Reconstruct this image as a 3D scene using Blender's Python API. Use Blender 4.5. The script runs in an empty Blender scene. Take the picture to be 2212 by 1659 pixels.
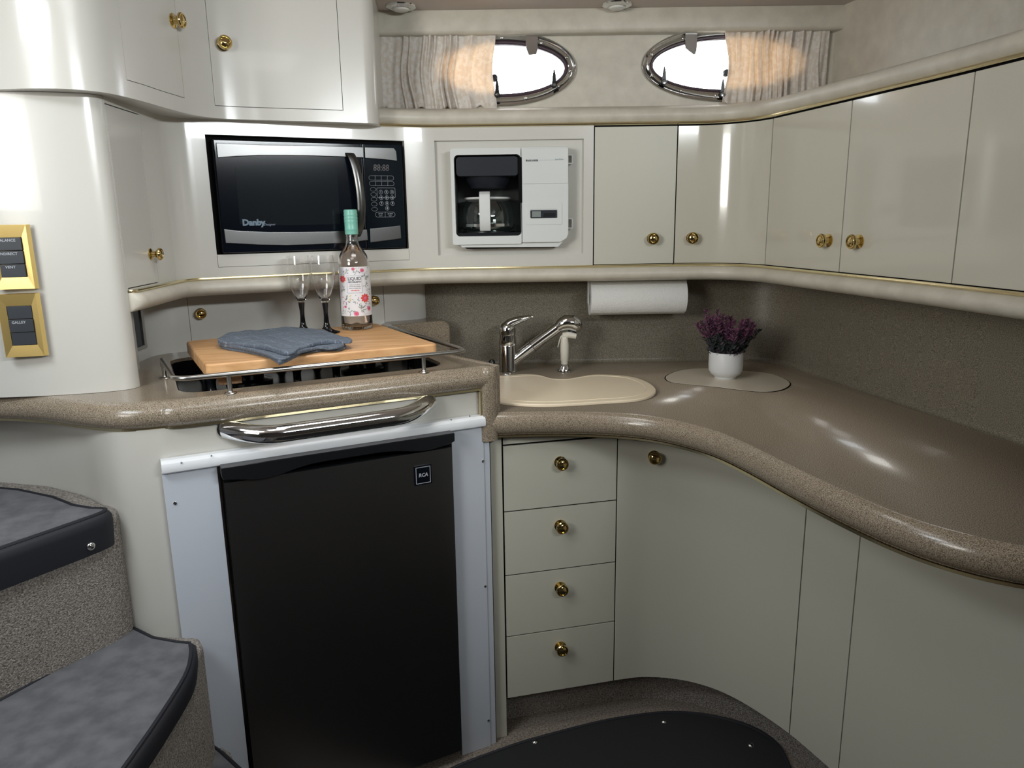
import bpy, bmesh, math, random
from mathutils import Vector, Matrix
from mathutils.geometry import tessellate_polygon
random.seed(7)
PI = math.pi
C = bpy.context.scene.collection
V = Vector

# ------------------------------------------------------------------ camera
SC = bpy.context.scene
FPX = 1600.0; CX, CY = 1106.0, 829.5
YAW, PITCH, ROLL = math.radians(13.5), math.radians(12.577), math.radians(0.871)
CAM = V((0, 0, 1.2))
fwd = V((math.sin(YAW)*math.cos(PITCH), math.cos(YAW)*math.cos(PITCH), -math.sin(PITCH)))
r0 = V((math.cos(YAW), -math.sin(YAW), 0)); u0 = r0.cross(fwd)
RT = r0*math.cos(ROLL) - u0*math.sin(ROLL)
UP = r0*math.sin(ROLL) + u0*math.cos(ROLL)
cd = bpy.data.cameras.new('camera'); cam = bpy.data.objects.new('camera', cd); C.objects.link(cam)
m = Matrix((RT, UP, -fwd)).transposed().to_4x4(); m.translation = CAM; cam.matrix_world = m
cd.sensor_fit = 'HORIZONTAL'; cd.sensor_width = 36; cd.lens = FPX/2212*36; cd.clip_start = 0.01
SC.camera = cam

# ------------------------------------------------------------------ world, lights, exposure
w = bpy.data.worlds.new('daylight'); SC.world = w; w.use_nodes = True
bg = w.node_tree.nodes['Background']; bg.inputs[0].default_value = (0.93, 0.97, 1.0, 1); bg.inputs[1].default_value = 18.0
SC.view_settings.view_transform = 'Standard'; SC.view_settings.look = 'None'
SC.view_settings.exposure = 0.0; SC.view_settings.gamma = 1.0; SC.view_settings.use_curve_mapping = False

def area(name, loc, target, sx, sy, power, col, spread=180):
    l = bpy.data.lights.new(name, 'AREA'); l.shape = 'RECTANGLE'; l.size = sx; l.size_y = sy
    l.energy = power; l.color = col; l.spread = math.radians(spread)
    o = bpy.data.objects.new(name, l); C.objects.link(o); o.location = loc
    o.rotation_euler = (V(target)-V(loc)).to_track_quat('-Z', 'Y').to_euler()
    return o
area('companionway_daylight', (-0.75, 0.75, 1.695), (-0.65, 0.85, 0.0), 0.5, 0.5, 10, (0.86, 0.94, 1.0))
area('left_fill', (-1.1, 0.2, 1.45), (0.6, 1.5, 1.62), 0.5, 0.4, 4.6, (1.0, 0.985, 0.93), 90)  # added fill for the right-hand cabinets, no known side window behind it
area('right_fill', (0.80, -0.4, 1.665), (-0.3, 1.5, 1.56), 0.7, 0.07, 5.2, (0.93, 0.98, 1.0), 90)  # thin fill strip added for the overhead cabinet; no door is known here
area('counter_fill', (-0.1, 0.95, 1.700), (-0.1, 0.96, 0.0), 0.4, 0.3, 1.3, (0.97, 0.99, 1.0))  # overhead fill added to lift the counter and cutting board, not a known skylight
area('galley_fill', (0.1, 1.3, 1.700), (0.1, 1.31, 0.0), 0.4, 0.2, 1.15, (1.0, 0.98, 0.94), 110)  # second overhead fill, added above the galley without a real skylight

# ------------------------------------------------------------------ materials
def mat(name, col, rough=0.5, metal=0.0, coat=0.0, spec=None, trans=0.0, ior=None, alpha=None):
    m = bpy.data.materials.new(name); m.use_nodes = True
    b = m.node_tree.nodes['Principled BSDF']
    b.inputs['Base Color'].default_value = (*col, 1); b.inputs['Roughness'].default_value = rough
    b.inputs['Metallic'].default_value = metal; b.inputs['Coat Weight'].default_value = coat
    b.inputs['Coat Roughness'].default_value = 0.04
    if spec is not None: b.inputs['Specular IOR Level'].default_value = spec
    b.inputs['Transmission Weight'].default_value = trans
    if ior: b.inputs['IOR'].default_value = ior
    return m
def nt(m): return m.node_tree, m.node_tree.nodes, m.node_tree.links, m.node_tree.nodes['Principled BSDF']
def coords(m, scale=1.0, stretch=(1, 1, 1)):
    t, n, l, b = nt(m)
    g = n.new('ShaderNodeNewGeometry'); mp = n.new('ShaderNodeMapping')
    l.new(g.outputs['Position'], mp.inputs['Vector'])
    mp.inputs['Scale'].default_value = tuple(scale*s for s in stretch)
    return mp.outputs['Vector']
def noise_col(m, stops, scale, detail=2, stretch=(1, 1, 1), rough=0.5, vec=None):
    t, n, l, b = nt(m)
    nz = n.new('ShaderNodeTexNoise'); nz.inputs['Scale'].default_value = 1.0; nz.inputs['Detail'].default_value = detail
    nz.inputs['Roughness'].default_value = rough
    l.new(vec or coords(m, scale, stretch), nz.inputs['Vector'])
    r = n.new('ShaderNodeValToRGB'); l.new(nz.outputs['Fac'], r.inputs['Fac'])
    e = r.color_ramp.elements
    e[0].position, e[0].color = stops[0][0], (*stops[0][1], 1)
    e[1].position, e[1].color = stops[-1][0], (*stops[-1][1], 1)
    for p, c in stops[1:-1]:
        x = e.new(p); x.color = (*c, 1)
    l.new(r.outputs['Color'], b.inputs['Base Color'])
    return nz, r
def bump(m, scale, strength, dist=0.001, detail=2, stretch=(1, 1, 1)):
    t, n, l, b = nt(m)
    nz = n.new('ShaderNodeTexNoise'); nz.inputs['Scale'].default_value = 1.0; nz.inputs['Detail'].default_value = detail
    l.new(coords(m, scale, stretch), nz.inputs['Vector'])
    bp = n.new('ShaderNodeBump'); bp.inputs['Strength'].default_value = strength; bp.inputs['Distance'].default_value = dist
    l.new(nz.outputs['Fac'], bp.inputs['Height']); l.new(bp.outputs['Normal'], b.inputs['Normal'])

GEL = mat('cream_gelcoat', (0.62, 0.605, 0.56), 0.23, coat=0.2); bump(GEL, 9, 0.12, 0.002)
GELM = mat('cream_semi_gloss', (0.59, 0.575, 0.525), 0.32)
SATIN = mat('cream_satin_laminate', (0.55, 0.54, 0.46), 0.38)
LAC = mat('cream_lacquer', (0.58, 0.56, 0.48), 0.12, coat=0.4); bump(LAC, 5, 0.10, 0.002)
WHITE = mat('white_plastic', (0.66, 0.68, 0.67), 0.35)
WPANEL = mat('bluish_white_panel', (0.59, 0.63, 0.70), 0.5)
WTRIM = mat('white_trim_plastic', (0.80, 0.82, 0.85), 0.25)
BLACK = mat('black_plastic', (0.008, 0.009, 0.011), 0.25)
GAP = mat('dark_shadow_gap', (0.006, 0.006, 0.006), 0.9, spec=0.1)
DGREY = mat('charcoal_plastic', (0.013, 0.016, 0.023), 0.4, spec=0.3)
GLOSSBLK = mat('black_glass', (0.003, 0.005, 0.009), 0.10, spec=0.35)
BRASS = mat('polished_brass', (0.68, 0.52, 0.23), 0.10, metal=1.0)
BRASSP = mat('brass_plate', (0.90, 0.66, 0.25), 0.30, metal=0.9)
GOLD = mat('gold_trim', (0.86, 0.76, 0.48), 0.25, metal=1.0)
CHROME = mat('chrome', (0.75, 0.76, 0.77), 0.06, metal=1.0)
STEELROD = mat('satin_steel', (0.45, 0.44, 0.42), 0.28, metal=1.0)
STEEL = mat('brushed_steel', (0.14, 0.139, 0.137), 0.30, metal=1.0); bump(STEEL, 1, 0.06, 0.0005, stretch=(20, 20, 1200))
FRIDGE = mat('dark_brushed_steel', (0.150, 0.151, 0.156), 0.34, metal=1.0); bump(FRIDGE, 3.2, 0.35, 0.006)
RUBBER = mat('purple_grey_rubber', (0.05, 0.03, 0.04), 0.4)
VINYL = mat('padded_beige_vinyl', (0.56, 0.51, 0.45), 0.42)
noise_col(VINYL, [(0.3, (0.52, 0.485, 0.41)), (0.7, (0.61, 0.575, 0.49))], 28, 4); bump(VINYL, 260, 0.25, 0.0008, 3)
CEIL = mat('beige_headliner', (0.58, 0.51, 0.47), 0.6); bump(CEIL, 260, 0.2, 0.0006, 3)
GRAN = mat('speckled_solid_surface', (0.4, 0.35, 0.3), 0.24, coat=0.15)
noise_col(GRAN, [(0.35, (0.105, 0.080, 0.054)), (0.47, (0.245, 0.198, 0.145)), (0.56, (0.30, 0.248, 0.185)), (0.70, (0.43, 0.365, 0.28))], 700, 2)
GRANM = mat('speckled_backsplash', (0.35, 0.3, 0.26), 0.40)
noise_col(GRANM, [(0.35, (0.085, 0.073, 0.053)), (0.5, (0.175, 0.153, 0.115)), (0.68, (0.29, 0.26, 0.20))], 620, 2)
CARPET = mat('beige_cut_pile_carpet', (0.42, 0.37, 0.32), 0.95)
noise_col(CARPET, [(0.3, (0.14, 0.12, 0.105)), (0.5, (0.36, 0.32, 0.285)), (0.72, (0.60, 0.55, 0.50))], 330, 4); bump(CARPET, 420, 1.0, 0.006, 3)
FLOORC = mat('beige_floor_carpet', (0.3, 0.25, 0.2), 0.95)
noise_col(FLOORC, [(0.3, (0.12, 0.10, 0.08)), (0.5, (0.24, 0.20, 0.165)), (0.7, (0.36, 0.31, 0.265))], 220, 4); bump(FLOORC, 300, 0.8, 0.004, 3)
MATG = mat('charcoal_woven_mat', (0.05, 0.05, 0.06), 0.9)
noise_col(MATG, [(0.35, (0.105, 0.107, 0.118)), (0.65, (0.160, 0.162, 0.175))], 30, 6); bump(MATG, 900, 0.5, 0.0008)
MATF = mat('black_floor_mat_fabric', (0.014, 0.015, 0.015), 0.9)
MATB = mat('black_binding_tape', (0.014, 0.015, 0.021), 0.6)
SINKC = mat('beige_sink_cover_plastic', (0.84, 0.72, 0.54), 0.38)
LIDC = mat('cream_hatch_lid', (0.70, 0.63, 0.51), 0.25)
BEIGEP = mat('cream_plastic', (0.66, 0.63, 0.54), 0.3)
WOOD = mat('bamboo_board', (0.5, 0.3, 0.15), 0.42)
noise_col(WOOD, [(0.25, (0.50, 0.25, 0.10)), (0.5, (0.66, 0.37, 0.165)), (0.75, (0.78, 0.47, 0.235))], 1, 4, stretch=(7, 75, 60))
OAK = mat('rough_wood_block', (0.4, 0.24, 0.13), 0.7)
noise_col(OAK, [(0.35, (0.22, 0.12, 0.06)), (0.65, (0.5, 0.3, 0.16))], 160, 3)
NAPK = mat('slate_blue_cotton', (0.055, 0.07, 0.095), 0.95)
noise_col(NAPK, [(0.3, (0.085, 0.105, 0.140)), (0.7, (0.150, 0.180, 0.225))], 300, 3); bump(NAPK, 700, 0.7, 0.001)
_t, _n, _l, _b = nt(NAPK); _br = _n.new('ShaderNodeTexBrick'); _mp = _n.new('ShaderNodeMapping'); _ge = _n.new('ShaderNodeNewGeometry')
_mp.inputs['Rotation'].default_value = (0, 0, math.radians(-28)); _l.new(_ge.outputs['Position'], _mp.inputs['Vector']); _l.new(_mp.outputs[0], _br.inputs['Vector'])
_br.offset = 0.0; _br.inputs['Scale'].default_value = 1.0; _br.inputs['Brick Width'].default_value = 0.034; _br.inputs['Row Height'].default_value = 0.034; _br.inputs['Mortar Size'].default_value = 0.0005
_src = _b.inputs['Base Color'].links[0].from_socket; _m2 = _n.new('ShaderNodeMix'); _m2.data_type = 'RGBA'
_l.new(_br.outputs['Fac'], _m2.inputs[0]); _l.new(_src, _m2.inputs[6]); _m2.inputs[7].default_value = (0.24, 0.27, 0.32, 1); _l.new(_m2.outputs[2], _b.inputs['Base Color'])
NAPL = mat('napkin_edge_thread', (0.10, 0.13, 0.17), 0.95)
MINT = mat('mint_screw_cap', (0.20, 0.50, 0.41), 0.35)
PAPER = mat('white_paper_label', (0.80, 0.78, 0.80), 0.6)
TOWEL = mat('white_paper_towel', (0.74, 0.74, 0.72), 0.9); bump(TOWEL, 230, 0.6, 0.002, 1)
POT = mat('white_ceramic_pot', (0.70, 0.71, 0.72), 0.42)
PURP = mat('purple_flower', (0.20, 0.045, 0.13), 0.7)
noise_col(PURP, [(0.3, (0.06, 0.018, 0.045)), (0.7, (0.20, 0.06, 0.135))], 110, 2)
LEAF = mat('dark_green_leaf', (0.022, 0.035, 0.032), 0.6)
LEAF2 = mat('grey_purple_leaf', (0.060, 0.045, 0.058), 0.6)
LCD = mat('grey_lcd', (0.22, 0.25, 0.24), 0.3)
INKW = mat('grey_white_print', (0.42, 0.44, 0.48), 0.6)
INKB = mat('dark_print', (0.03, 0.03, 0.04), 0.6)
INKG = mat('slate_print', (0.16, 0.24, 0.27), 0.6)
LOGO = mat('light_blue_print', (0.12, 0.18, 0.24), 0.5)
REDI = mat('red_petal_print', (0.72, 0.08, 0.07), 0.6)
PINKI = mat('pink_petal_print', (0.72, 0.16, 0.30), 0.6)
SAGEI = mat('sage_leaf_print', (0.32, 0.35, 0.26), 0.6)
GREYI = mat('blue_grey_leaf_print', (0.20, 0.23, 0.30), 0.6)
YELI = mat('yellow_bud_print', (0.80, 0.65, 0.20), 0.6)
SEG = mat('unlit_display_segments', (0.035, 0.022, 0.026), 0.3)
SWK = mat('black_rocker_switch', (0.030, 0.036, 0.045), 0.4)
OPEN = mat('dark_glass_panel', (0.002, 0.008, 0.014), 0.1)
GLASS = mat('clear_glass', (1, 1, 1), 0.0, trans=1.0, ior=1.5)
WINE = mat('rose_wine', (1.0, 0.84, 0.74), 0.0, trans=1.0, ior=1.36)
LAMPG = mat('frosted_lamp_glass', (0.75, 0.75, 0.72), 0.35)

def thin_glass(name, tint, fac=0.08):
    m = bpy.data.materials.new(name); m.use_nodes = True; n = m.node_tree.nodes; l = m.node_tree.links
    n.remove(n['Principled BSDF']); out = n['Material Output']
    t = n.new('ShaderNodeBsdfTransparent'); t.inputs[0].default_value = (*tint, 1)
    g = n.new('ShaderNodeBsdfGlossy'); g.inputs['Roughness'].default_value = 0.02
    lw = n.new('ShaderNodeLayerWeight'); lw.inputs[0].default_value = 0.35
    mr = n.new('ShaderNodeMapRange'); mr.inputs[3].default_value = fac*0.5; mr.inputs[4].default_value = 0.75
    l.new(lw.outputs['Facing'], mr.inputs[0])
    x = n.new('ShaderNodeMixShader'); l.new(mr.outputs[0], x.inputs[0]); l.new(t.outputs[0], x.inputs[1]); l.new(g.outputs[0], x.inputs[2])
    l.new(x.outputs[0], out.inputs[0]); return m
PANE = thin_glass('window_glass', (0.97, 0.98, 1.0))
CARAFE = thin_glass('carafe_glass', (0.80, 0.86, 0.84), 0.2)

CURT = bpy.data.materials.new('cream_damask_curtain'); CURT.use_nodes = True
_t, _n, _l, _b = nt(CURT); _b.inputs['Roughness'].default_value = 0.85
_nz, _r = noise_col(CURT, [(0.47, (0.88, 0.865, 0.83)), (0.53, (0.79, 0.74, 0.67))], 95, 1)
_tr = _n.new('ShaderNodeBsdfTranslucent'); _tr.inputs[0].default_value = (0.85, 0.66, 0.46, 1)
_mx = _n.new('ShaderNodeMixShader'); _mx.inputs[0].default_value = 0.30
_l.new(_b.outputs[0], _mx.inputs[1]); _l.new(_tr.outputs[0], _mx.inputs[2]); _l.new(_mx.outputs[0], _n['Material Output'].inputs[0])

# ------------------------------------------------------------------ frames: S runs along the fridge and stove face, B along the hull side
class Fr:
    def __init__(s, o, deg):
        a = math.radians(deg); s.o = V(o); s.x = V((math.cos(a), math.sin(a), 0)); s.n = V((-math.sin(a), math.cos(a), 0))
    def p(s, u, nn, z): return s.o + s.x*u + s.n*nn + V((0, 0, z))
    def xy(s, u, nn): q = s.p(u, nn, 0); return (q.x, q.y)
    def px(s, x, y, nn):             # point of the plane n = nn seen at a place of the photograph, as (u, z)
        d = fwd + RT*((x-CX)/FPX) + UP*((CY-y)/FPX)
        t = ((s.o + s.n*nn - CAM).dot(s.n))/d.dot(s.n); q = CAM + d*t - s.o
        return (q.dot(s.x), q.z)
S = Fr((0.297, 1.485, 0), 13)
B = Fr((0.235, 1.898, 0), -13)
XW = Fr((0, 0, 0), 0)
def onz(x, y, z):
    d = fwd + RT*((x-CX)/FPX) + UP*((CY-y)/FPX); t = (z-CAM.z)/d.z; q = CAM + d*t; return (q.x, q.y)

# ------------------------------------------------------------------ mesh building
class Mesh:
    def __init__(s): s.v = []; s.f = []
    def add(s, vs, fs):
        k = len(s.v); s.v += [V(p) for p in vs]; s.f += [tuple(i+k for i in f) for f in fs]; return s
    def __add__(s, o): return Mesh().add(s.v, s.f).add(o.v, o.f)

def put(name, ms, material, parent=None, bevel=0.0, seg=2, ang=35, smooth=True, label=None, sub=0, base=None):
    bm = bmesh.new()
    vs = [bm.verts.new(p) for p in ms.v]
    for f in ms.f:
        try: bm.faces.new([vs[i] for i in f])
        except ValueError: pass
    bmesh.ops.remove_doubles(bm, verts=bm.verts, dist=1e-6)
    bmesh.ops.recalc_face_normals(bm, faces=bm.faces)
    if bevel > 0:
        es = [e for e in bm.edges if len(e.link_faces) == 2 and e.calc_face_angle(0) > math.radians(30)]
        bmesh.ops.bevel(bm, geom=es, offset=bevel, segments=seg, profile=0.6, affect='EDGES', clamp_overlap=True)
    off = V((0, 0, 0))
    if parent is not None:
        off = parent.matrix_world.translation.copy()
        q = parent; off = V((0, 0, 0))
        while q is not None: off += q.location; q = q.parent
    else:
        xs = [v.co for v in bm.verts]
        if xs:
            mn = V((min(c.x for c in xs), min(c.y for c in xs), min(c.z for c in xs))); mxx = V((max(c.x for c in xs), max(c.y for c in xs), 0))
            off = V(((mn.x+mxx.x)/2, (mn.y+mxx.y)/2, mn.z))
    for v in bm.verts: v.co -= off
    me = bpy.data.meshes.new(name); bm.to_mesh(me); bm.free()
    if smooth and len(me.polygons):
        me.shade_smooth(); me.set_sharp_from_angle(angle=math.radians(ang))
    me.materials.append(material)
    o = bpy.data.objects.new(name, me); C.objects.link(o)
    if parent is not None: o.parent = parent
    else: o.location = off
    if label: o['label'] = label
    if bevel > 0:
        wn = o.modifiers.new('weighted_normals', 'WEIGHTED_NORMAL'); wn.keep_sharp = True; wn.weight = 100
    if sub:
        md = o.modifiers.new('subsurf', 'SUBSURF'); md.levels = sub; md.render_levels = sub
    return o
def tag(o, label, cat, group=None, kind=None):
    o['label'] = label; o['category'] = cat
    if group: o['group'] = group
    if kind: o['kind'] = kind
    return o
def struct(o, label=None):
    o['kind'] = 'structure'
    if label: o['label'] = label
    return o
def thing(name, label, cat, loc, group=None, kind=None):
    o = bpy.data.objects.new(name, None); o.empty_display_size = 0.05; C.objects.link(o); o.location = loc
    if label: o['label'] = label
    if cat: o['category'] = cat
    if group: o['group'] = group
    if kind: o['kind'] = kind
    return o
def part(parent, name, ms, material, **k): return put(name, ms, material, parent, **k)
def dup(root, delta):
    r = root.copy(); C.objects.link(r); r.location = root.location + V(delta)
    for ch in list(root.children):
        c = ch.copy(); C.objects.link(c); c.parent = r
        for g in list(ch.children):
            d = g.copy(); C.objects.link(d); d.parent = c
    return r

def box(fr, u0, u1, n0, n1, z0, z1):
    vs = [fr.p(u, n, z) for z in (z0, z1) for (u, n) in ((u0, n0), (u1, n0), (u1, n1), (u0, n1))]
    return Mesh().add(vs, [(0, 3, 2, 1), (4, 5, 6, 7), (0, 1, 5, 4), (1, 2, 6, 5), (2, 3, 7, 6), (3, 0, 4, 7)])
def tess(poly):
    return [tuple(t) for t in tessellate_polygon([[V((p[0], p[1], 0)) for p in poly]])]
def prism(fr, poly, n0, n1):          # polygon in (u, z), extruded along n
    k = len(poly); vs = [fr.p(u, n0, z) for u, z in poly] + [fr.p(u, n1, z) for u, z in poly]
    fs = [tuple(range(k)), tuple(range(2*k-1, k-1, -1))] + [(i, (i+1) % k, k+(i+1) % k, k+i) for i in range(k)]
    return Mesh().add(vs, fs)
def slab(poly, z0, z1):               # polygon in (x, y), extruded in z
    k = len(poly); vs = [V((x, y, z0)) for x, y in poly] + [V((x, y, z1)) for x, y in poly]
    fs = [tuple(range(k)), tuple(range(2*k-1, k-1, -1))] + [(i, (i+1) % k, k+(i+1) % k, k+i) for i in range(k)]
    return Mesh().add(vs, fs)
def ringslab(outer, inner, z0, z1, P):  # P(a, b, z): two loops of equal length
    k = len(outer); m = Mesh()
    vs = [P(*p, z0) for p in outer]+[P(*p, z0) for p in inner]+[P(*p, z1) for p in outer]+[P(*p, z1) for p in inner]
    fs = []
    for i in range(k):
        j = (i+1) % k
        fs += [(i, j, k+j, k+i), (2*k+i, 3*k+i, 3*k+j, 2*k+j), (i, 2*k+i, 2*k+j, j), (k+i, k+j, 3*k+j, 3*k+i)]
    return m.add(vs, fs)
def rrect(u0, u1, z0, z1, r, k=6):
    out = []
    for cx, cz, a in ((u1-r, z0+r, -90), (u1-r, z1-r, 0), (u0+r, z1-r, 90), (u0+r, z0+r, 180)):
        for i in range(k+1):
            t = math.radians(a + 90*i/k); out.append((cx+r*math.cos(t), cz+r*math.sin(t)))
    return out
def ell(cu, cz, a, b, k=48, e=1.0, a0=0.0):
    return [(cu+a*math.copysign(abs(math.cos(a0+2*PI*i/k))**e, math.cos(a0+2*PI*i/k)), cz+b*math.copysign(abs(math.sin(a0+2*PI*i/k))**e, math.sin(a0+2*PI*i/k))) for i in range(k)]
def basis(ax):
    ax = V(ax).normalized(); t = V((0, 0, 1)) if abs(ax.z) < 0.9 else V((1, 0, 0))
    a = ax.cross(t).normalized(); return a, ax.cross(a).normalized(), ax
def lathe(prof, o, ax=(0, 0, 1), k=32):
    a, b, c = basis(ax); o = V(o); vs = []; fs = []; rings = []
    for r, h in prof:
        if r < 1e-6: rings.append([len(vs)]); vs.append(o+c*h)
        else:
            rings.append(list(range(len(vs), len(vs)+k)))
            vs += [o+c*h+(a*math.cos(2*PI*i/k)+b*math.sin(2*PI*i/k))*r for i in range(k)]
    for A, Bq in zip(rings, rings[1:]):
        for i in range(k):
            j = (i+1) % k
            if len(A) == 1 and len(Bq) == 1: continue
            if len(A) == 1: fs.append((A[0], Bq[i], Bq[j]))
            elif len(Bq) == 1: fs.append((A[i], Bq[0], A[j]))
            else: fs.append((A[i], Bq[i], Bq[j], A[j]))
    return Mesh().add(vs, fs)
def tube(pts, r, k=12, closed=False, cap=True):
    pts = [V(p) for p in pts]; n = len(pts); rs = r if isinstance(r, (list, tuple)) else [r]*n
    vs = []; fs = []; prev = None
    for i, p in enumerate(pts):
        if closed: t = (pts[(i+1) % n]-pts[i-1]).normalized()
        else: t = (pts[min(i+1, n-1)]-pts[max(i-1, 0)]).normalized()
        if prev is None: a, b, _ = basis(t)
        else:
            a = prev - t*prev.dot(t)
            a = a.normalized() if a.length > 1e-6 else basis(t)[0]
            b = t.cross(a)
        prev = a
        rr = rs[i]; ra, rb = rr if isinstance(rr, tuple) else (rr, rr)
        vs += [p+a*ra*math.cos(2*PI*j/k)+b*rb*math.sin(2*PI*j/k) for j in range(k)]
    for i in range(n if closed else n-1):
        q = (i+1) % n
        for j in range(k):
            fs.append((i*k+j, i*k+(j+1) % k, q*k+(j+1) % k, q*k+j))
    if cap and not closed: fs += [tuple(range(k))[::-1], tuple((n-1)*k+j for j in range(k))]
    return Mesh().add(vs, fs)
def crom(pts, k=8, closed=False):
    n = len(pts); out = []; P = [V(p) for p in pts]
    for i in range(n if closed else n-1):
        if closed: p0, p1, p2, p3 = P[i-1], P[i], P[(i+1) % n], P[(i+2) % n]
        else: p0, p1, p2, p3 = P[max(i-1, 0)], P[i], P[i+1], P[min(i+2, n-1)]
        for j in range(k):
            t = j/k
            out.append(0.5*((2*p1)+(p2-p0)*t+(2*p0-5*p1+4*p2-p3)*t*t+(3*p1-p0-3*p2+p3)*t**3))
    if not closed: out.append(P[-1])
    return [tuple(q) for q in out]
def fillet(pts, k=10):                # pts: (x, y) or (x, y, radius)
    out = [tuple(pts[0][:2])]
    for i in range(1, len(pts)-1):
        p = V(pts[i][:2]); a = V(pts[i-1][:2]); b = V(pts[i+1][:2])
        if len(pts[i]) < 3: out.append(tuple(p)); continue
        r = pts[i][2]; da = (a-p).normalized(); db = (b-p).normalized(); th = da.angle(db); t = r/math.tan(th/2)
        c = p+(da+db).normalized()*(r/math.sin(th/2)); s = p+da*t; e = p+db*t
        a0 = math.atan2((s-c).y, (s-c).x); a1 = math.atan2((e-c).y, (e-c).x); dd = (a1-a0+PI) % (2*PI)-PI
        out += [(c.x+r*math.cos(a0+dd*j/k), c.y+r*math.sin(a0+dd*j/k)) for j in range(k+1)]
    out.append(tuple(pts[-1][:2])); return out
class Curve:                          # plan curve running left to right; positive offset goes into the room
    def __init__(s, pts):
        s.p = [V(p[:2]) for p in pts]; s.t = [0.0]
        for a, b in zip(s.p, s.p[1:]): s.t.append(s.t[-1]+(b-a).length)
        s.L = s.t[-1]; s.nn = []
        for i in range(len(s.p)):
            d = V((0, 0))
            if i > 0: d += (s.p[i]-s.p[i-1]).normalized()
            if i < len(s.p)-1: d += (s.p[i+1]-s.p[i]).normalized()
            d.normalize(); s.nn.append(V((d.y, -d.x)))
    def at(s, t, o=0.0):
        t = max(0.0, min(s.L, t))
        for i in range(len(s.t)-1):
            if t <= s.t[i+1]+1e-9:
                f = (t-s.t[i])/max(1e-9, s.t[i+1]-s.t[i]); q = s.p[i].lerp(s.p[i+1], f); n = s.nn[i].lerp(s.nn[i+1], f).normalized()
                return q+n*o
    def nrm(s, t):
        q = s.at(t, 1.0)-s.at(t, 0.0); return q
    def near(s, x, y):
        best = None; q = V((x, y))
        for i in range(len(s.p)-1):
            a, b = s.p[i], s.p[i+1]; f = max(0, min(1, (q-a).dot(b-a)/max(1e-12, (b-a).length_squared))); d = (q-a.lerp(b, f)).length
            if best is None or d < best[0]: best = (d, s.t[i]+f*(b-a).length)
        return best[1]
    def ts(s, t0, t1, extra=()):
        r = sorted(set([t0, t1]+[t for t in s.t if t0+1e-4 < t < t1-1e-4]+[t for t in extra if t0 <= t <= t1])); o = [r[0]]
        for t in r[1:]:
            if t-o[-1] > 2e-4: o.append(t)
        return o
def panel(cv, t0, t1, z0, z1, o0, o1, holes=(), zs=()):   # slab following the curve, from offset o0 (back) to o1 (front), with rectangular holes
    T = cv.ts(t0, t1, [h[i] for h in holes for i in (0, 1)]); Z = sorted(set([z0, z1]+[h[i] for h in holes for i in (2, 3)]+list(zs)))
    m = Mesh(); idx = {}
    def vert(i, j, s):
        if (i, j, s) not in idx:
            q = cv.at(T[i], o1 if s else o0); idx[(i, j, s)] = len(m.v); m.v.append(V((q.x, q.y, Z[j])))
        return idx[(i, j, s)]
    full = lambda i, j: 0 <= i < len(T)-1 and 0 <= j < len(Z)-1 and not any(h[0]-1e-5 <= (T[i]+T[i+1])/2 <= h[1]+1e-5 and h[2] <= (Z[j]+Z[j+1])/2 <= h[3] for h in holes)
    for i in range(len(T)-1):
        for j in range(len(Z)-1):
            if not full(i, j): continue
            m.f.append((vert(i, j, 1), vert(i+1, j, 1), vert(i+1, j+1, 1), vert(i, j+1, 1)))
            m.f.append((vert(i, j, 0), vert(i, j+1, 0), vert(i+1, j+1, 0), vert(i+1, j, 0)))
            for (di, dj, a, b) in ((-1, 0, (i, j), (i, j+1)), (1, 0, (i+1, j), (i+1, j+1)), (0, -1, (i, j), (i+1, j)), (0, 1, (i, j+1), (i+1, j+1))):
                if not full(i+di, j+dj): m.f.append((vert(*a, 0), vert(*b, 0), vert(*b, 1), vert(*a, 1)))
    return m
def sweep(cv, t0, t1, prof, closed=True, cap=True, miter=0.0):        # prof: (offset, z)
    T = cv.ts(t0, t1, [miter*x for x in (0.05, 0.15, 0.3, 0.5, 0.75, 1.0)] if miter else ()); k = len(prof); m = Mesh()
    for i_, t in enumerate(T):
        for o, z in prof:
            q = cv.at(t, o)
            if miter and o > 0 and t < miter: q = cv.at(t, o*math.sqrt(max(0, 1-(1-t/miter)**2)))
            m.v.append(V((q.x, q.y, z)))
    for i in range(len(T)-1):
        for j in range(k if closed else k-1):
            a = i*k+j; b = i*k+(j+1) % k; m.f.append((a, b, b+k, a+k))
    if cap and closed: m.f += [tuple(range(k)), tuple(range(len(m.v)-k, len(m.v)))[::-1]]
    return m
def arcprof(cx, cz, rx, rz, a0, a1, k=8):
    return [(cx+rx*math.cos(math.radians(a0+(a1-a0)*i/k)), cz+rz*math.sin(math.radians(a0+(a1-a0)*i/k))) for i in range(k+1)]
def text(s, size, pos, ex, ez, depth=0.0002, bold=0.0, spacing=1.0, align='CENTER', shear=0.0, sx=1.0):
    c = bpy.data.curves.new('t', 'FONT'); c.body = s; c.size = size; c.extrude = depth; c.offset = bold; c.space_character = spacing
    c.align_x = align; c.align_y = 'CENTER'; c.shear = shear; c.resolution_u = 2
    o = bpy.data.objects.new('t', c); C.objects.link(o); bpy.context.view_layer.update()
    me = bpy.data.meshes.new_from_object(o.evaluated_get(bpy.context.evaluated_depsgraph_get()))
    bpy.data.objects.remove(o); bpy.data.curves.remove(c)
    ex = V(ex).normalized(); ez = V(ez).normalized(); en = ex.cross(ez)
    m = Mesh().add([V(pos)+ex*v.co.x*sx+ez*v.co.y+en*v.co.z for v in me.vertices], [tuple(p.vertices) for p in me.polygons])
    bpy.data.meshes.remove(me); return m

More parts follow.
